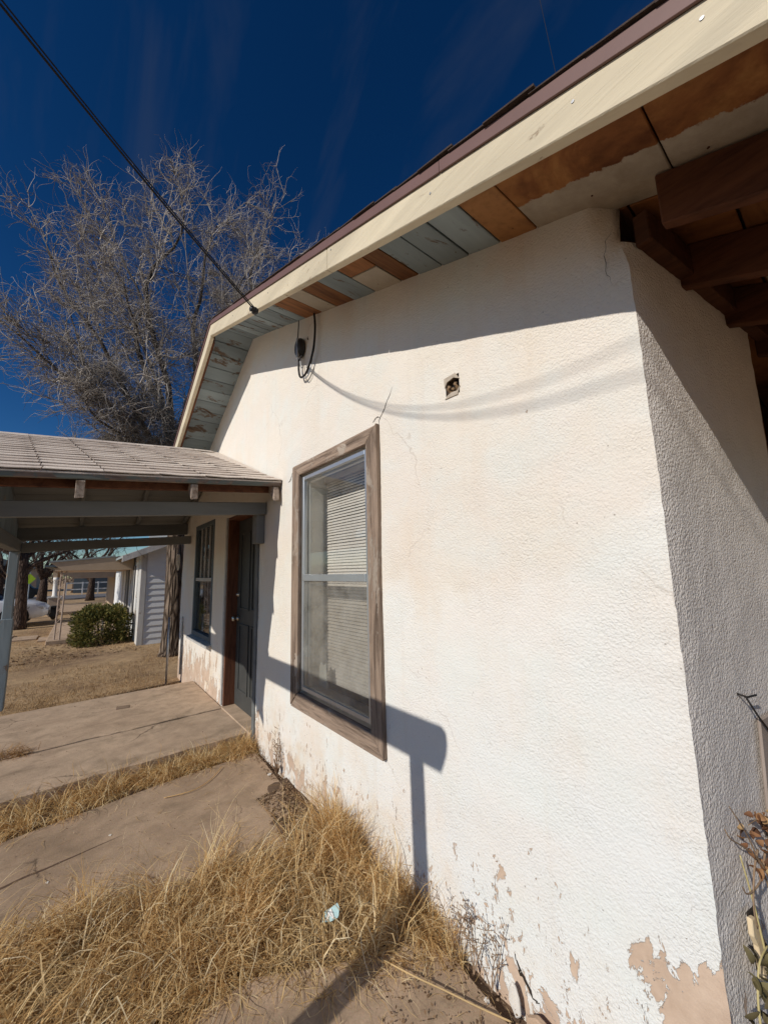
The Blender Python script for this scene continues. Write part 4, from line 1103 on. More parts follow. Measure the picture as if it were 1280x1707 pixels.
def crack(pts, w, par, x=None, name='crack', mat=None):
    """a gaping crack: a thin jagged wedge let into the wall face"""
    mb = MB(); a = []; b = []; rr = random.Random(len(pts)*7+int(w*1e5))
    fine = []
    for i in range(len(pts)-1):
        for k in range(4):
            t = k/4; fine.append((pts[i][0]+(pts[i+1][0]-pts[i][0])*t+rr.uniform(-1, 1)*(0.003+w*0.8), pts[i][1]+(pts[i+1][1]-pts[i][1])*t+rr.uniform(-w, w)*1.2))
    fine.append(pts[-1]); n = len(fine)
    for i, (u, v_) in enumerate(fine):
        j0, j1 = max(0, i-1), min(n-1, i+1)
        du, dv = fine[j1][0]-fine[j0][0], fine[j1][1]-fine[j0][1]; L = math.hypot(du, dv) or 1
        ww = w*math.sin(math.pi*(0.1+0.85*i/(n-1)))*rr.uniform(0.5, 1.2)
        a.append((u-dv/L*ww, v_+du/L*ww)); b.append((u+dv/L*ww, v_-du/L*ww))
    for i in range(n-1):
        k = len(mb.v)
        for q in (a[i], a[i+1], b[i+1], b[i]): mb.v.append((x(q), q[0], q[1]))
        mb.f.append((k, k+1, k+2, k+3))
    return mb.build(name, mat or M['crack'], par)
def wx(q):
    p_ = Vector((WX, q[0], q[1]))
    d = 0.010*mnoise.noise(p_*0.9)+0.0035*mnoise.noise(p_*4.1)+0.0022*mnoise.noise(p_*31)
    if q[1] < 0.5: d += 0.018*(0.5-q[1])/0.5*max(0, 1.1-q[0])
    e = abs(q[0]-Y0)
    if e < 0.09: d += (1-e/0.09)*0.004
    return WX-d-0.0015
crack([(0.96, 0.14), (0.94, 0.10), (0.915, 0.085), (0.89, 0.06), (0.87, 0.05)], 0.006, house, wx)
crack([(1.665, 2.335), (1.66, 2.365), (1.64, 2.385), (1.60, 2.43), (1.53, 2.52)], 0.003, house, wx)
crack([(1.72, 2.365), (1.69, 2.385), (1.655, 2.375)], 0.004, house, wx)
crack([(0.375, 2.59), (0.40, 2.565), (0.413, 2.52), (0.41, 2.46), (0.398, 2.40)], 0.0011, house, wx)
crack([(2.79, 2.31), (2.83, 2.27), (2.86, 2.24), (2.90, 2.235)], 0.006, house, wx)
crack([(2.62, 3.24), (2.60, 3.30)], 0.006, house, wx); crack([(2.55, 3.33), (2.553, 3.37)], 0.009, house, wx)

mb = MB()  # tapered shadow streak across the walk, put in as a dark strip
for i in range(24):
    t0, t1 = i/24, (i+1)/24
    def cp(t): return (-0.55+0.88*t, 2.80+0.115*t+0.012*mnoise.noise(Vector((t*9, 4, 2))))
    w0, w1 = [0.010*math.sin(math.pi*min(1, 0.1+q*0.9))*(1.15-0.6*q) for q in (t0, t1)]
    a_, b_ = cp(t0), cp(t1)
    mb.quad((a_[0], a_[1]-w0, 0.0012), (b_[0], b_[1]-w1, 0.0012), (b_[0], b_[1]+w1, 0.0012), (a_[0], a_[1]+w0, 0.0012))
structure(mb.build('slab_shadow_streak', m_plain('shadow_streak_brown', (0.12, 0.075, 0.05), 0.95, 0.3, 30)))
# ------------------------------------------------------------------ by the side wall
def sp(s, z, out=0.0):               # a point on the side wall
    return Vector((WX, Y0, z))+side_d*s+side_n*out
M['dead_leaf'] = m_island('dead_leaf', [(0.0, (0.10, 0.05, 0.03)), (0.4, (0.25, 0.12, 0.06)), (0.75, (0.38, 0.21, 0.10)), (1.0, (0.55, 0.40, 0.20))], 0.7, 0.2, True)
M['straw_stem'] = m_plain('straw_stem', (0.50, 0.42, 0.20), 0.6)
M['olive_leaf'] = m_island('olive_leaf', [(0.0, (0.05, 0.04, 0.02)), (0.6, (0.13, 0.105, 0.05)), (1.0, (0.21, 0.18, 0.085))], 0.7, 0.15, True)
def leaf_mesh(name, L, W, curl, fold, mat):
    mb = MB(); S = 6
    for i in range(S+1):
        t = i/S; w = W*math.sin(math.pi*min(0.98, 0.06+t*0.92))**0.8; a = curl*t
        x = L*math.sin(a)/max(curl, 1e-3); zc = L*(1-math.cos(a))/max(curl, 1e-3)
        for u in (-1, 0, 1): mb.v.append((x, u*w/2, zc+abs(u)*fold*w))
    for i in range(S):
        for u in (0, 1): mb.f.append((i*3+u, i*3+u+1, (i+1)*3+u+1, (i+1)*3+u))
    return mb.mesh(name, mat, True)
lm = [leaf_mesh('leaf', 0.034*random.uniform(.6, 1.4), 0.017*random.uniform(.6, 1.3), random.uniform(1.0, 3.2), random.uniform(0.1, 0.6), M['dead_leaf']) for _ in range(6)]
lo_ = [leaf_mesh('leaf', 0.05*random.uniform(.7, 1.3), 0.015*random.uniform(.6, 1.3), random.uniform(1.2, 3.2), random.uniform(0.1, 0.4), M['olive_leaf']) for _ in range(4)]
def leaves(par, centres, meshes, n, spread, seed):
    rr = random.Random(seed)
    for i in range(n):
        c = Vector(rr.choice(centres))+Vector((rr.gauss(0, spread), rr.gauss(0, spread*0.6)-0.01, rr.gauss(0, spread)))
        o = bpy.data.objects.new('leaf', rr.choice(meshes)); col.objects.link(o); o.parent = par
        o.matrix_parent_inverse = Matrix.Translation(-world_loc(par))
        o.matrix_basis = Matrix.Translation(c) @ Matrix.Rotation(rr.uniform(0, 6.28), 4, 'Z') @ Matrix.Rotation(rr.uniform(-1.2, 1.2), 4, 'Y') @ Matrix.Rotation(rr.uniform(-1.2, 1.2), 4, 'X')
vine = thing('dead_vine', 'dried brown vine with curled leaves beside the grey side wall', 'vine', tuple(sp(0.25, 0.0, 0.04)))
stems = [smooth_path([sp(0.34, 0.0, 0.03), sp(0.30, 0.35, 0.035), sp(0.24, 0.6, 0.03), sp(0.17, 0.74, 0.03), sp(0.10, 0.82, 0.035), sp(0.064, 0.868, 0.03)]),
         smooth_path([sp(0.34, 0.3, 0.03), sp(0.27, 0.55, 0.04), sp(0.18, 0.70, 0.04), sp(0.10, 0.765, 0.035), sp(0.045, 0.80, 0.03), sp(0.032, 0.825, 0.025)]),
         smooth_path([sp(0.42, 0.6, 0.04), sp(0.33, 0.74, 0.045), sp(0.25, 0.79, 0.04), sp(0.15, 0.80, 0.035)]),
         smooth_path([sp(0.25, 0.70, 0.03), sp(0.17, 0.66, 0.035), sp(0.10, 0.655, 0.03), sp(0.075, 0.68, 0.03)]),
         smooth_path([sp(0.20, 0.72, 0.03), sp(0.14, 0.69, 0.035), sp(0.12, 0.60, 0.03), sp(0.16, 0.52, 0.03)])]
for s in stems: MB().tube(s, [0.0032*(1-0.6*i/len(s)) for i in range(len(s))], 5).build('stem', M['weed'], vine, True)
leaves(vine, [sp(0.19, 0.76, 0.035), sp(0.24, 0.72, 0.04), sp(0.17, 0.70, 0.035), sp(0.22, 0.67, 0.04), sp(0.28, 0.76, 0.045), sp(0.3, 0.68, 0.045), sp(0.14, 0.74, 0.03)], lm, 64, 0.034, 5)
weedg = thing('withered_weed', 'olive withered weed with curling stem at the foot of the side wall', 'weed', tuple(sp(0.10, 0.0, 0.05)))
for s in ([sp(0.14, 0.0, 0.05), sp(0.06, 0.25, 0.045), sp(0.035, 0.42, 0.04), sp(0.07, 0.515, 0.04), sp(0.14, 0.53, 0.04)], [sp(0.16, 0.0, 0.05), sp(0.15, 0.35, 0.04), sp(0.13, 0.6, 0.03), sp(0.10, 0.74, 0.025)], [sp(0.14, 0.0, 0.05), sp(0.08, 0.2, 0.05), sp(0.03, 0.36, 0.04)]):
    pth = smooth_path(s); MB().tube(pth, [0.004*(1-0.6*i/len(pth)) for i in range(len(pth))], 6).build('stem', M['straw_stem'], weedg, True)
leaves(weedg, [sp(0.06, 0.50, 0.04), sp(0.04, 0.45, 0.045), sp(0.10, 0.49, 0.04), sp(0.08, 0.42, 0.05), sp(0.06, 0.36, 0.05), sp(0.12, 0.4, 0.04)], lo_, 46, 0.028, 8)
hook = MB().tube([sp(0.315, 1.092, 0.0), sp(0.325, 1.085, 0.02), sp(0.39, 1.08, 0.022)], 0.003, 6)
hook.tube([sp(0.318, 1.088, 0.018), sp(0.38, 1.02, 0.022), sp(0.46, 0.94, 0.03)], 0.0028, 6)
tag(hook.build('wire_hook', M['cable'], None, True), 'bent rusty wire hook sticking out of the grey side wall', 'wire')
tag(MB().hexa([sp(0.34, 0.60, 0.007), sp(0.60, 0.60, 0.007), sp(0.60, 0.60, 0.016), sp(0.34, 0.60, 0.016), sp(0.41, 1.0, 0.007), sp(0.62, 1.0, 0.007), sp(0.62, 1.0, 0.016), sp(0.41, 1.0, 0.016)]).build('flat_panel', m_plain('grey_brown_panel', (0.33, 0.27, 0.23), 0.8, 0.1, 8, 0.2), None, False, 0.004), 'smooth grey brown panel against the side wall behind the vine', 'panel')
def plate(poly, out, th, mat, name, lab, cat):
    mb = MB(); n = len(poly)
    for o_ in (out, out+th):
        for s, z in poly: mb.v.append(tuple(sp(s, z, o_)))
    mb.f = [tuple(range(n))[::-1], tuple(range(n, 2*n))]+[(i, (i+1) % n, n+(i+1) % n, n+i) for i in range(n)]
    return mb.build(name, mat, house, False, 0.002)
plate([(0.135, 0.585), (0.19, 0.58), (0.165, 0.545), (0.20, 0.53), (0.19, 0.49), (0.225, 0.475), (0.20, 0.43), (0.145, 0.45), (0.15, 0.51)], 0.006, 0.006, M['crack'], 'hole_shade_plate', '', '')  # flat dark plate; its colour gives the shade inside the broken hole
plate([(0.115, 0.588), (0.14, 0.582), (0.138, 0.555), (0.155, 0.548), (0.172, 0.51), (0.165, 0.49), (0.178, 0.455), (0.138, 0.435), (0.13, 0.52), (0.112, 0.55)], 0.013, 0.012, m_plain('exposed_lath', (0.72, 0.58, 0.38), 0.8), 'exposed_backing', '', '')

# ------------------------------------------------------------------ bare trees
def vnoise(p, s): return Vector((mnoise.noise(p*s), mnoise.noise(p*s+Vector((31,7,3))), mnoise.noise(p*s+Vector((5,77,19)))))
def wig(a, b, n, amp, rr, curve=None):
    a = Vector(a); b = Vector(b); L = (b-a).length; off = Vector((rr.uniform(0, 99), rr.uniform(0, 99), rr.uniform(0, 99))); out = []
    for i in range(n+1):
        t = i/n; p = a.lerp(b, t)+vnoise(off+Vector((t*3, 0, 0)), 1.0)*amp*L*math.sin(math.pi*min(1, t*0.5+0.0)) 
        if curve: p = p+Vector(curve)*L*4*t*(1-t)
        out.append(p)
    return out
def rand_dir(d, ang, rr):
    d = d.normalized(); s = d.cross(Vector((rr.uniform(-1, 1), rr.uniform(-1, 1), rr.uniform(-1, 1))))
    if s.length < 1e-3: s = d.orthogonal()
    s.normalize(); return (d*math.cos(ang)+s*math.sin(ang)).normalized()
class Twigs:
    def __init__(self): self.v = []; self.q = []; self.n = 0
    def add(self, pts, r0, r1):
        m = len(pts); base = self.n
        for i, p in enumerate(pts):
            d = (pts[min(i+1, m-1)]-pts[max(i-1, 0)]); s = d.cross(Vector((0.3, 0.5, 0.81))); 
            if s.length < 1e-6: s = Vector((1,0,0))
            s.normalize(); t = d.cross(s).normalized(); r = r0+(r1-r0)*i/(m-1)
            for c_, s_ in ((1, 0), (-0.5, 0.866), (-0.5, -0.866)): self.v.append(tuple(p+s*(c_*r)+t*(s_*r)))
        for i in range(m-1):
            for k in range(3):
                k2 = (k+1) % 3; self.q.append((base+i*3+k, base+i*3+k2, base+(i+1)*3+k2, base+(i+1)*3+k))
        self.n += m*3
    def build(self, name, mat, par):
        return link(name, fast_mesh(name, np.array(self.v), np.array(self.q), mat, True), par)
def grow(tw, p, d, L, r, rr, seg, curl, grav):
    pts = [p]; d = d.normalized()
    for i in range(seg):
        d = (d+Vector((rr.gauss(0, curl), rr.gauss(0, curl), rr.gauss(0, curl)+grav))).normalized(); p = p+d*(L/seg); pts.append(p)
    tw.add(pts, r, r*0.35); return pts
def bare_tree(name, label, base, trunk_pts, trunk_r, limbs, seed, dens, tmats, grp=None, scale=1.0):
    rr = random.Random(seed); t = thing(name, label, 'tree', base, grp)
    mb = MB(); mb.tube(trunk_pts, trunk_r, 18, True)
    if dens[3]:
        for i, p in enumerate(mb.v):
            q = Vector(p); mb.v[i] = tuple(q+Vector((q.x-base[0], q.y-base[1], 0)).normalized()*0.03*mnoise.noise(Vector((q.x*9, q.y*9, q.z*2.2))))
    mb.build('trunk', tmats[0], t, True)
    tw = Twigs()
    for (a, b, r0, cv) in limbs:
        path = wig(a, b, 12, 0.10*1.0, rr, cv); L = (Vector(b)-Vector(a)).length
        MB().tube(path, [r0*(1-0.8*i/12) for i in range(13)], 7).build('limb', tmats[1], t, True)
        for i in range(dens[0]):                                        # branches
            k = rr.randint(3, 12); pd = (path[k]-path[k-1]).normalized(); k0 = path[k]
            bl = L*rr.uniform(0.22, 0.5)*(1.2-0.65*k/12)
            d1 = rand_dir(pd, rr.uniform(0.4, 1.0), rr); d1.z += 0.25
            bp = grow(tw, k0, d1, bl, r0*0.24*(1-0.5*k/12), rr, 7, 0.16, 0.02)
            for j in range(dens[1]):                                    # branchlets
                m = rr.randint(1, 7); pd2 = bp[m]-bp[m-1]
                d2 = rand_dir(pd2, rr.uniform(0.3, 1.1), rr)
                cl = bl*rr.uniform(0.25, 0.55)
                cp = grow(tw, bp[m], d2, cl, 0.0085*scale, rr, 6, 0.22, 0.0)
                for q in range(dens[2]):                                # twigs
                    m2 = rr.randint(1, 6); d3 = rand_dir(cp[m2]-cp[m2-1], rr.uniform(0.3, 1.2), rr)
                    grow(tw, cp[m2], d3, rr.uniform(0.14, 0.55)*scale, 0.0043*scale, rr, 5, 0.34, -0.04)
    stuff(tw.build('crown', tmats[2], t))
    return t
tb = (1.52, 8.95, -0.1)
F = Vector((1.36, 8.9, 4.1))
limbs = [((1.45, 8.95, 3.6), (-1.5, 9.4, 9.0), 0.10, (0, 0, -0.03)), ((1.42, 8.95, 4.0), (-0.1, 9.4, 10.2), 0.10, (-0.02, 0, 0)), ((1.40, 8.92, 4.2), (1.0, 8.4, 10.9), 0.11, (-0.04, 0, 0)),
         ((1.40, 8.95, 4.2), (2.3, 9.6, 11.9), 0.11, (0.0, 0, 0)), ((1.45, 8.95, 3.9), (4.0, 9.2, 12.0), 0.12, (0.05, 0, -0.02)), ((1.45, 9.0, 4.0), (3.2, 8.6, 10.4), 0.10, (0.03, 0, 0)),
         ((1.45, 8.9, 3.5), (-1.9, 8.6, 6.4), 0.09, (0, 0, 0.05)), ((1.45, 8.9, 3.3), (-1.3, 9.9, 7.6), 0.09, (0, 0, -0.03)), ((1.42, 8.9, 3.7), (0.2, 7.9, 7.8), 0.08, (0, 0, 0)),
         ((1.45, 8.9, 3.4), (-0.9, 8.2, 5.0), 0.07, (0, 0, 0.06)), ((1.45, 8.9, 3.2), (0.1, 8.0, 5.4), 0.06, (0, 0, 0.04)), ((1.5, 9.0, 3.4), (0.2, 9.8, 4.6), 0.06, (0, 0, 0.06)),
         ((1.5, 9.0, 4.0), (2.6, 8.2, 8.4), 0.08, (0, 0, 0.0)), ((1.5, 9.0, 3.3), (0.9, 8.1, 4.9), 0.05, (0, 0, 0.03)), ((1.5, 9.0, 3.0), (-0.5, 9.6, 3.9), 0.05, (0, 0, 0.05))]
bare_tree('bare_elm', 'large leafless tree with pale tangled twigs behind the porch roof', tb,
          [(1.59, 8.97, -0.15), (1.585, 8.96, 0.0), (1.575, 8.95, 0.25), (1.56, 8.95, 0.8), (1.55, 8.95, 1.6), (1.53, 8.95, 2.4), (1.46, 8.94, 3.2), (1.42, 8.92, 4.2)], [0.30, 0.25, 0.215, 0.19, 0.18, 0.185, 0.20, 0.10],
          [(a, tuple(Vector(a).lerp(Vector(b), 0.80)), r*0.72, c) for a, b, r, c in limbs], 5, (16, 10, 8, True), (M['bark_big'], M['bark_limb'], M['twig']))
st = bare_tree('street_tree', 'leafless tree trunk standing in front of the white car', (-1.42, 17.0, -0.1),
          [(-1.42, 17.0, -0.15), (-1.42, 17.0, 0.1), (-1.45, 17.0, 1.0), (-1.50, 17.0, 1.9), (-1.5, 17.0, 2.5)], [0.21, 0.16, 0.14, 0.15, 0.10],
          [((-1.5, 17, 1.75), (0.7, 16.6, 2.95), 0.075, (0, 0, 0.02)), ((-1.5, 17, 2.0), (-3.4, 17.4, 3.8), 0.09, (0, 0, 0.03)), ((-1.5, 17, 2.1), (-0.9, 17.8, 4.8), 0.08, (0, 0, 0)), ((-1.5, 17, 1.9), (-2.6, 16.2, 4.6), 0.07, (0, 0, 0)), ((-1.5, 17, 2.1), (0.4, 17.5, 4.2), 0.06, (0, 0, 0))],
          9, (6, 5, 3, False), (M['bark_far'], M['bark_far'], M['twig_far']), None, 1.8)
far_specs = [((-1.75, 31.0), 'forked leafless tree beside the yellow green road sign', 0.24, 4.6, 3), ((-2.75, 28.0), 'slim leafless tree behind the white car', 0.13, 4.2, 4), ((-4.2, 36.0), 'far leafless tree at the left edge beyond the car', 0.2, 6, 6), ((0.6, 33.0), 'dark leafless tree seen through the beige porch', 0.22, 5, 7), ((-0.4, 52.0), 'leafless tree far beyond the road', 0.25, 7, 8)]
for (x, y), lab, r, h, sd in far_specs:
    rr = random.Random(sd); lb = []
    for k in range(7):
        a = k/7*6.28+rr.uniform(-.3, .3); lb.append(((x, y, h*rr.uniform(0.22, 0.36)), (x+math.cos(a)*h*0.38, y+math.sin(a)*h*0.38, h*rr.uniform(0.65, 1.05)), r*0.5, (0, 0, 0.03)))
    bare_tree('distant_tree', lab, (x, y, -0.1), [(x, y, -0.15), (x, y, 0.3), (x+0.03, y, h*0.2), (x+0.02, y, h*0.4)], [r*1.3, r, r*0.85, r*0.5], lb, sd, (5, 4, 2, False), (M['bark_far'], M['bark_far'], M['twig_far']), 'leafless trees beyond the yard', 2.2)
# loose hanging vine stems in front of the neighbouring roof
vh = thing('hanging_vines', 'pale bare vine stems hanging below the far porch beam', 'vine', (0.35, 7.0, 2.1))
for i in range(9):
    rr = random.Random(40+i); x = -0.05+0.085*i; p = Vector((x, 6.76, 2.03)); tw_pts = [p]
    d = Vector((rr.uniform(-.7, .6), rr.uniform(-.1, .1), -1)).normalized()
    for k in range(7):
        d = (d+Vector((rr.gauss(0, .22), rr.gauss(0, .1), rr.gauss(0, .1)))).normalized(); p = p+d*rr.uniform(0.02, 0.05); tw_pts.append(p)
    MB().tube(tw_pts, 0.0028, 4).build('stem', M['twig'], vh, True)
# thin pipe standing at the slab edge
tag(MB().tube([(1.10, 6.66, -0.15), (1.102, 6.66, 0.86)], 0.014, 8).build('metal_pipe', M['steel'], None, True), 'thin grey metal pipe standing upright at the porch slab edge', 'pipe')
mb = MB(); pts = []
for k in range(40):
    a = k/39*6.28*2.2; pts.append((1.24+0.012*math.sin(a*0.6), 7.03+0.05*math.cos(a), 1.70+0.13*math.sin(a)))
mb.tube(pts, 0.007, 5); tag(mb.build('cable_coil', M['jamb'], None, True), 'pale cable coil hanging at the far corner of the house', 'cable')

# ------------------------------------------------------------------ neighbouring house
M['siding'] = m_plain('grey_lap_siding', (0.72, 0.73, 0.73), 0.7, 0.06, 8, 0.2, stretch=(0.3, 1, 1))
M['white_trim'] = m_wood('peeling_white_trim', (0.45, 0.38, 0.30), (0.25, 0.18, 0.13), (1, 1, 0.15), 0.8, 0.5, (0.72, 0.70, 0.66), 0.60)
M['metal_roof'] = m_plain('grey_metal_roof', (0.30, 0.335, 0.33), 0.5, 0.12, 3, 0.1)
M['beige'] = m_plain('beige_board', (0.50, 0.375, 0.26), 0.8, 0.1, 5, 0.2)
M['tan_wall'] = m_plain('tan_wall', (0.42, 0.34, 0.26), 0.9, 0.12, 6, 0.3)
nb = thing('siding_house', 'grey lap siding house with white trim next door', 'house', (3.5, 14, -0.1))
NX, NY = 1.13, 10.7
for i in range(20):
    z = -0.1+i*0.142
    if z > 2.45: break
    MB().hexa([(NX+0.10, NY-0.022, z), (5.2, NY-0.022, z), (5.2, NY, z), (NX+0.10, NY, z), (NX+0.10, NY-0.004, z+0.150), (5.2, NY-0.004, z+0.150), (5.2, NY, z+0.150), (NX+0.10, NY, z+0.150)]).build('siding_board', M['siding'], nb)
MB().box(NX+0.02, 5.2, NY+0.002, 19.5, -0.2, 2.05).build('wall', M['siding'], nb)
MB().prism([(NX+0.02, 2.052), (5.2, 2.052), (3.4, 2.9)], 1, NY+0.002, NY+0.1).build('gable_wall', M['siding'], nb)
MB().box(NX-0.02, NX+0.095, NY-0.03, NY+0.06, -0.15, 2.0).build('corner_board', M['white_trim'], nb, False, 0.004)
for i, (a, b) in enumerate(((10.85, 11.15), (11.5, 11.8), (12.5, 12.75), (13.1, 13.3), (14.6, 14.95), (15.6, 15.9))):
    MB().box(NX-0.012, NX+0.018, a, b, -0.1, 1.9).build('trim_board', M['white_trim'], nb, False, 0.004)
for a, b in ((11.82, 12.48), (13.35, 14.55)):
    w_ = MB().box(NX-0.005, NX+0.018, a, b, 0.5, 1.75).build('window', M['black'], nb)
    MB().box(NX-0.02, NX-0.0055, (a+b)/2-0.03, (a+b)/2+0.03, 0.5, 1.75).build('sash_bar', M['white_trim'], w_)
    MB().box(NX-0.05, NX-0.006, a-0.03, b+0.03, 0.42, 0.495).build('sill', M['white_trim'], w_)
# main roof with a white rake
ry = 2.0-0.1
for m in (0, 1):
    f = (lambda x: x) if m == 0 else (lambda x: 6.8-x)
    xa, xb = f(0.70), f(3.4)
    MB().hexa([(xa,10.35,ry),(xb,10.35,ry+1.16),(xb,20,ry+1.16),(xa,20,ry),(xa,10.35,ry+0.05),(xb,10.35,ry+1.21),(xb,20,ry+1.21),(xa,20,ry+0.05)]).build('roof', M['metal_roof'], nb)
    MB().hexa([(xa,10.30,ry-0.10),(xb,10.30,ry+1.06),(xb,10.34,ry+1.06),(xa,10.34,ry-0.10),(xa,10.30,ry+0.045),(xb,10.30,ry+1.205),(xb,10.34,ry+1.205),(xa,10.34,ry+0.045)]).build('rake_board', M['white_trim'], nb, False, 0.004)
# its front porch
MB().hexa([(-0.62,12.3,1.86),(0.69,12.3,2.0),(0.69,17,2.0),(-0.62,17,1.86),(-0.62,12.3,1.90),(0.69,12.3,2.04),(0.69,17,2.04),(-0.62,17,1.90)]).build('porch_roof', M['metal_roof'], nb)
MB().prism([(-0.60, 1.86), (-0.34, 1.66), (1.10, 1.66), (1.10, 1.995), (0.68, 1.995)], 1, 12.32, 12.36).build('porch_side', M['beige'], nb, False, 0.004)
MB().box(-0.50, 1.10, 12.37, 16.9, 1.66, 1.69).build('porch_ceiling', M['beige'], nb)
MB().box(-0.55, 1.12, 12.4, 17.0, -0.25, 0.0).build('porch_floor', M['concrete'], nb, False, 0.01)
tr = MB()
for x, y in ((-0.40, 12.55), (-0.30, 12.45)):
    tr.tube([(x, y, -0.05), (x+0.02, y, 1.67)], 0.017, 6)
for k in range(6): tr.tube([(-0.40, 12.55, 0.1+k*0.28), (-0.30+0.003*k, 12.45, 0.24+k*0.28)], 0.008, 5)
tr.build('trellis_post', m_plain('rust_beige_iron', (0.40, 0.31, 0.25), 0.7, 0.2, 12), nb)
for k in range(4): structure(MB().box(-0.75-0.55*k, -0.25-0.55*k, 13.2+0.6*k, 14.0+0.6*k, -0.2, -0.07).build('stepping_slab', M['concrete']))
ch = thing('porch_chair', 'low folding chair on the neighbouring porch behind the shrub', 'chair', (0.8, 13.2, 0))
MB().hexa([(0.55,13.0,0.30),(0.95,13.0,0.30),(0.95,13.4,0.30),(0.55,13.4,0.30),(0.55,13.0,0.33),(0.95,13.0,0.33),(0.95,13.4,0.33),(0.55,13.4,0.33)]).build('seat', M['black'], ch)
MB().hexa([(0.93,13.0,0.33),(0.96,13.0,0.33),(0.96,13.4,0.33),(0.93,13.4,0.33),(1.07,13.0,0.62),(1.10,13.0,0.62),(1.10,13.4,0.62),(1.07,13.4,0.62)]).build('backrest', M['black'], ch)
for x, y in ((0.57, 13.02), (0.57, 13.38), (0.93, 13.02), (0.93, 13.38)): MB().tube([(x, y, 0.0), (x, y, 0.30)], 0.012, 6).build('leg', M['steel'], ch)

# evergreen shrub
M['needle'] = m_island('evergreen', [(0.0, (0.045, 0.055, 0.018)), (0.5, (0.13, 0.135, 0.036)), (0.85, (0.26, 0.22, 0.06)), (1.0, (0.36, 0.27, 0.10))], 0.6, 0.2)
sh = thing('evergreen_shrub', 'rounded dark evergreen shrub in front of the siding house', 'shrub', (0.48, 11.7, -0.1))
n = 15000
u = rng.normal(0, 1, (n, 3)); u /= np.linalg.norm(u, axis=1)[:, None]; u[:, 2] = np.where(u[:, 2] < -0.62, -u[:, 2], u[:, 2])
bumpy = np.array([1+0.16*mnoise.noise(Vector(p*2.4))+0.10*mnoise.noise(Vector(p*6.0)) for p in u])
rad = bumpy*rng.uniform(0.55, 1.03, n)
sq = np.abs(u)**0.75*np.sign(u)
c = sq*rad[:, None]*np.array([0.60, 0.50, 0.55])+np.array([0.48, 11.7, 0.26])
c[:, 2] = np.maximum(c[:, 2], -0.07)
a = rng.uniform(0, 6.28, n); L = rng.uniform(0.02, 0.05, n)
dirs = u*0.8+rng.normal(0, 0.5, (n, 3)); dirs[:, 2] += 0.4; dirs /= np.linalg.norm(dirs, axis=1)[:, None]
sd_ = np.cross(dirs, rng.normal(0, 1, (n, 3))); sd_ /= np.linalg.norm(sd_, axis=1)[:, None]
v = np.stack([c-dirs*L[:, None], c+sd_*(L*0.3)[:, None], c+dirs*L[:, None], c-sd_*(L*0.3)[:, None]], 1).reshape(-1, 3)
stuff(link('foliage', fast_mesh('foliage', v, np.arange(n*4).reshape(-1, 4), M['needle']), sh))
mb = MB()
for k in range(7):
    a_ = k*0.9; mb.tube([(0.48+0.1*math.cos(a_), 11.7+0.1*math.sin(a_), -0.15), (0.48+0.3*math.cos(a_), 11.7+0.25*math.sin(a_), 0.35)], [0.02, 0.008], 5)
mb.build('stem', M['bark_far'], sh)

# beige porch house further on
bh = thing('beige_house', 'beige house with an open porch and a white column further down', 'house', (1, 24, -0.1))
MB().hexa([(-1.25,21.8,1.95),(3,21.8,2.0),(3,29,2.0),(-1.25,29,1.95),(-1.25,21.8,2.02),(3,21.8,2.35),(3,29,2.35),(-1.25,29,2.02)]).build('porch_roof', M['blue_frame'], bh)
MB().prism([(-0.95, 1.80), (-0.2, 1.44), (1.25, 1.44), (1.25, 1.93), (-0.95, 1.93)], 1, 22.0, 22.1).build('porch_beam', M['beige'], bh, False, 0.01)
MB().box(-0.95, -0.80, 22.11, 28.5, 1.5, 1.93).build('porch_beam', M['beige'], bh)
MB().lathe([(0.10, 0.68), (0.11, 0.72), (0.085, 0.74), (0.08, 1.36), (0.10, 1.38), (0.10, 1.5)], (-0.83, 22.06, 0), 14).build('column', M['white_trim'], bh, True)
MB().box(-1.02, -0.62, 21.9, 22.3, -0.2, 0.62).build('pedestal', M['tan_wall'], bh, False, 0.01)
MB().box(-1.06, -0.58, 21.86, 22.34, 0.622, 0.68).build('pedestal_cap', M['sill'], bh, False, 0.01)
MB().box(1.30, 4, 22.0, 29, -0.2, 1.94).build('wall', M['beige'], bh)
MB().box(-1.0, 1.3, 22.4, 29, -0.2, -0.02).build('porch_floor', M['concrete'], bh)
mbx = thing('mailbox', 'black lidded box with tapered base in front of the beige porch', 'mailbox', (-0.72, 19.8, -0.1))
MB().box(-0.86, -0.58, 19.65, 19.95, 0.02, 0.34).build('box_body', M['black'], mbx, False, 0.01)
MB().prism([(-0.89, 0.342), (-0.55, 0.342), (-0.60, 0.42), (-0.84, 0.42)], 1, 19.62, 19.98).build('lid', M['black'], mbx, False, 0.01)
MB().hexa([(-0.76,19.76,-0.1),(-0.68,19.76,-0.1),(-0.68,19.84,-0.1),(-0.76,19.84,-0.1),(-0.82,19.68,0.018),(-0.62,19.68,0.018),(-0.62,19.92,0.018),(-0.82,19.92,0.018)]).build('base', M['black'], mbx)

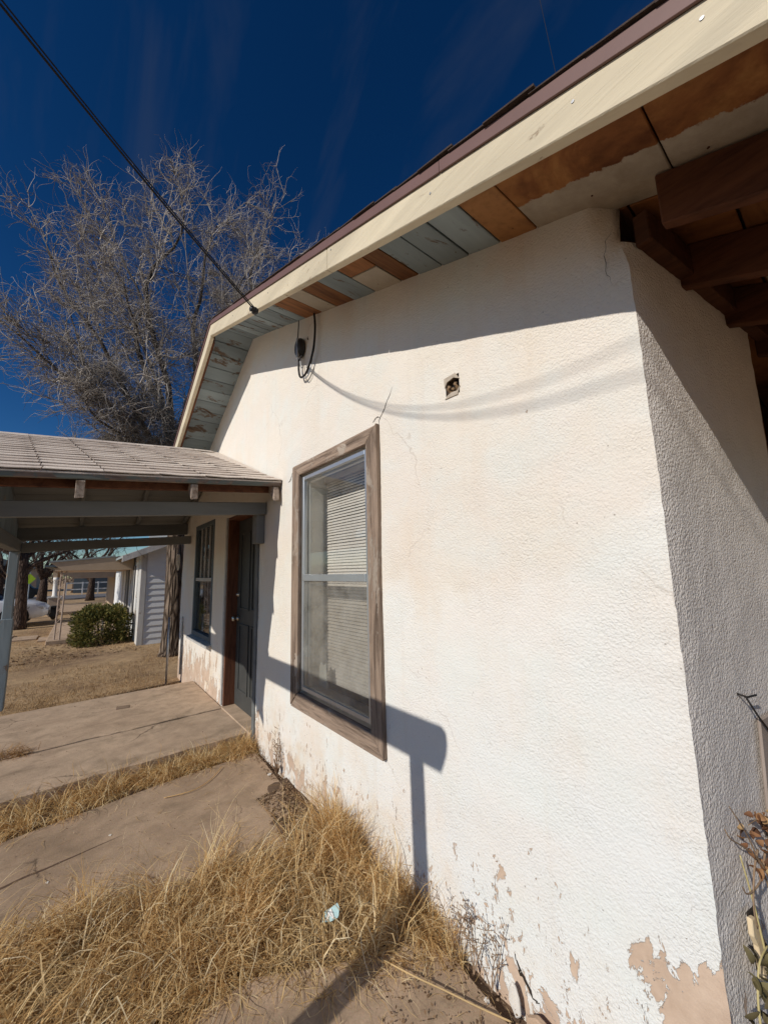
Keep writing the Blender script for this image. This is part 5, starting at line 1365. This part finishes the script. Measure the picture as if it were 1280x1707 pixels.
# ------------------------------------------------------------------ parked white car
M['car'] = m_plain('white_car_paint', (0.72, 0.74, 0.78), 0.25, 0.03, 3, 0.0, 0.0, 0.6)
M['tyre'] = m_plain('tyre_rubber', (0.02, 0.02, 0.02), 0.85); M['rim'] = m_plain('alloy_rim', (0.4, 0.41, 0.42), 0.35, 0.1, 8, 0.0, 0.8)
M['lamp'] = m_plain('headlamp_lens', (0.35, 0.36, 0.38), 0.15, 0.2, 8, 0.0, 0.3, 0.8)
car = thing('parked_car', 'white parked sedan with its nose behind the bare street tree', 'car', (-2.9, 18.5, -0.1))
def car_body():
    CX, CY, L = -5.25, 18.5, 4.45              # tail x, centre y
    prof = [(0.0, .45, .92, .80), (0.08, .28, 1.0, .84), (0.75, .24, 1.04, .88), (0.78, .24, 1.05, .88), (1.15, .22, 1.07, .89), (2.6, .22, .98, .90), (3.0, .22, .95, .90), (3.6, .24, .86, .89), (4.05, .26, .78, .86), (4.32, .30, .68, .76), (4.45, .36, .56, .60)]
    mb = MB(); rows = []
    for x, zb, zt, hw in prof:
        ring = [(hw*0.92, zb), (hw, zb+0.10), (hw, (zb+zt)/2), (hw*0.97, zt-0.06), (hw*0.84, zt), (0, zt+0.03)]
        full = [(y, z) for y, z in ring]+[(-y, z) for y, z in ring[-2::-1]]
        rows.append([(CX+x, CY+y, z-0.1) for y, z in full])
    W = len(rows[0])
    for r_ in rows: mb.v += r_
    for i in range(len(rows)-1):
        for k in range(W-1): mb.f.append((i*W+k, i*W+k+1, (i+1)*W+k+1, (i+1)*W+k))
        mb.f.append((i*W+W-1, i*W, (i+1)*W, (i+1)*W+W-1))
    mb.f.append(tuple(range(W))); mb.f.append(tuple((len(rows)-1)*W+k for k in range(W))[::-1])
    o = mb.build('body', M['car'], car, True, 0.01)
    cab = MB(); rows = []
    for x, z, hw in ((0.72, .98, .78), (1.35, 1.36, .60), (1.9, 1.42, .60), (2.45, 1.38, .60), (3.25, .93, .76)):
        rows.append([(CX+x, CY+hw, z-0.1), (CX+x, CY, z-0.08), (CX+x, CY-hw, z-0.1)])
    low = [[(CX+x, CY+.80, .90-.02), (CX+x, CY-.80, .90-.02)] for x in (.72, 1.35, 1.9, 2.45, 3.25)]
    for r_ in rows: cab.v += r_
    nb_ = len(cab.v)
    for r_ in low: cab.v += r_
    for i in range(4):
        cab.f += [(i*3, i*3+1, (i+1)*3+1, (i+1)*3), (i*3+1, i*3+2, (i+1)*3+2, (i+1)*3+1)]
        cab.f += [(nb_+i*2, i*3, (i+1)*3, nb_+(i+1)*2), (i*3+2, nb_+i*2+1, nb_+(i+1)*2+1, (i+1)*3+2)]
    cab.build('cabin', M['dark_glass'] if False else M['black'], car, True)
    MB().box(CX+1.36, CX+2.44, CY-.59, CY+.59, 1.262, 1.335).build('roof_panel', M['car'], car, True, 0.02)
    for x in (0.85, 3.62):
        for s in (-1, 1):
            y = CY+s*0.88
            wh = MB().lathe([(0.20, -0.10), (0.30, -0.10), (0.325, -0.07), (0.325, 0.05), (0.30, 0.075), (0.21, 0.07)], (CX+x, y, 0.225), 22, (0, s, 0)).build('wheel', M['tyre'], car, True)
            MB().lathe([(0.205, 0.05), (0.205, 0.072), (0.07, 0.06), (0.06, 0.08)], (CX+x, y, 0.225), 14, (0, s, 0)).build('rim', M['rim'], wh)
            MB().lathe([(0.375, 0.0), (0.375, 0.016)], (CX+x, CY+s*0.885, 0.235), 24, (0, s, 0)).build('wheel_arch', M['black'], car)
    for s in (-1, 1):
        MB().hexa([(CX+3.86, CY+s*.885, .50), (CX+4.34, CY+s*.75, .44), (CX+4.36, CY+s*.60, .45), (CX+3.90, CY+s*.70, .60), (CX+3.84, CY+s*.89, .58), (CX+4.30, CY+s*.765, .53), (CX+4.30, CY+s*.60, .56), (CX+3.90, CY+s*.72, .66)]).build('headlight', M['lamp'], car)
    MB().box(CX+4.40, CX+4.47, CY-.5, CY+.5, .22, .36).build('grille', M['black'], car, False, 0.01)
car_body()

# ------------------------------------------------------------------ beyond the road
fh = thing('dark_house', 'low dark house with a broad roof across the road', 'house', (3, 52, -0.1))
MB().box(-0.5, 12, 50, 58, -0.2, 2.2).build('wall', M['blue_frame'], fh)
MB().prism([(-1.2, 2.2), (12.6, 2.2), (10, 3.6), (3.0, 3.6)], 1, 49.5, 58.5).build('roof', m_plain('pink_grey_roof', (0.25, 0.19, 0.185), 0.9), fh)
fe = thing('rail_fence', 'white post and rail fence along the road', 'fence', (2, 45, -0.1))
for k in range(14): MB().box(-1.0+k*1.15, -0.9+k*1.15, 45.0, 45.1, -0.15, 1.05).build('fence_post', M['white_trim'], fe)
for z in (0.9,): MB().box(-1.0, 14.2, 45.02, 45.07, z, z+0.11).build('rail', M['white_trim'], fe)
MB().box(-1.0, 14.2, 45.03, 45.06, 0.35, 0.43).build('rail', M['white_trim'], fe)
sg = thing('road_sign', 'yellow green diamond road sign beyond the white car', 'sign', (-3.05, 40, -0.1))
MB().tube([(-3.05, 40.05, -0.15), (-3.05, 40.05, 2.0)], 0.035, 8).build('sign_post', M['steel'], sg)
MB().prism([(-3.05, 1.05), (-2.70, 1.45), (-3.05, 1.85), (-3.40, 1.45)], 1, 39.98, 40.01).build('sign_plate', m_plain('fluorescent_yellow_green', (0.52, 0.72, 0.04), 0.5), sg)
for i, (x, y, s, lab) in enumerate(((-9, 60, 1.0, 'tan house far beyond the road at the left'), (-20, 70, 1.2, 'second tan house far beyond the road')) ):
    h_ = thing('distant_house', lab, 'house', (x, y, -0.1), 'houses far beyond the road')
    MB().box(x-5, x+5, y, y+8, -0.2, 2.6).build('wall', M['tan_wall'], h_)
    MB().prism([(x-5.5, 2.6), (x+5.5, 2.6), (x, 4.4)], 1, y-0.5, y+8.5).build('roof', M['blue_frame'], h_)
    for k in range(3): MB().box(x-3.5+k*2.6, x-2.3+k*2.6, y-0.04, y-0.005, 0.9, 2.0).build('window', M['black'], h_)
pc = thing('far_car', 'dark car with white roof far off on the road', 'car', (-3.6, 41, -0.06))
MB().prism([(-4.6, 0.2), (-2.5, 0.2), (-2.5, 0.65), (-2.9, 0.75), (-3.2, 1.15), (-4.2, 1.15), (-4.6, 0.75)], 1, 40.4, 42.0).build('body', M['black'], pc, False, 0.05)
MB().box(-4.15, -3.25, 40.5, 41.9, 1.152, 1.2).build('roof_panel', M['car'], pc)
for x in (-4.2, -2.95): MB().lathe([(0.28, 0), (0.28, 0.2)], (x, 40.35, 0.22), 12, (0, 1, 0)).build('wheel', M['tyre'], pc)
# far wood that reads as one mass
n = 26000
x = rng.uniform(-90, 60, n); y = rng.uniform(85, 120, n)
hh = np.array([3.0+2.6*mnoise.noise(Vector((a*0.11, b*0.05, 4)))+1.2*mnoise.noise(Vector((a*0.4, 0, 1))) for a, b in zip(x, y)])
z = rng.uniform(0, 1, n)**0.7*hh
s = rng.uniform(0.12, 0.45, n); th = rng.normal(0, 0.6, n)
d1 = np.stack([np.sin(th)*s, rng.normal(0, .1, n), np.cos(th)*s], 1); d2 = np.stack([s*0.12, np.zeros(n), s*0.05], 1)
c = np.stack([x, y, z], 1)
v = np.stack([c-d1, c+d2, c+d1, c-d2], 1).reshape(-1, 3)
stuff(link('distant_wood', fast_mesh('distant_wood', v, np.arange(n*4).reshape(-1, 4), M['twig_far'])))
bpy.context.view_layer.update()
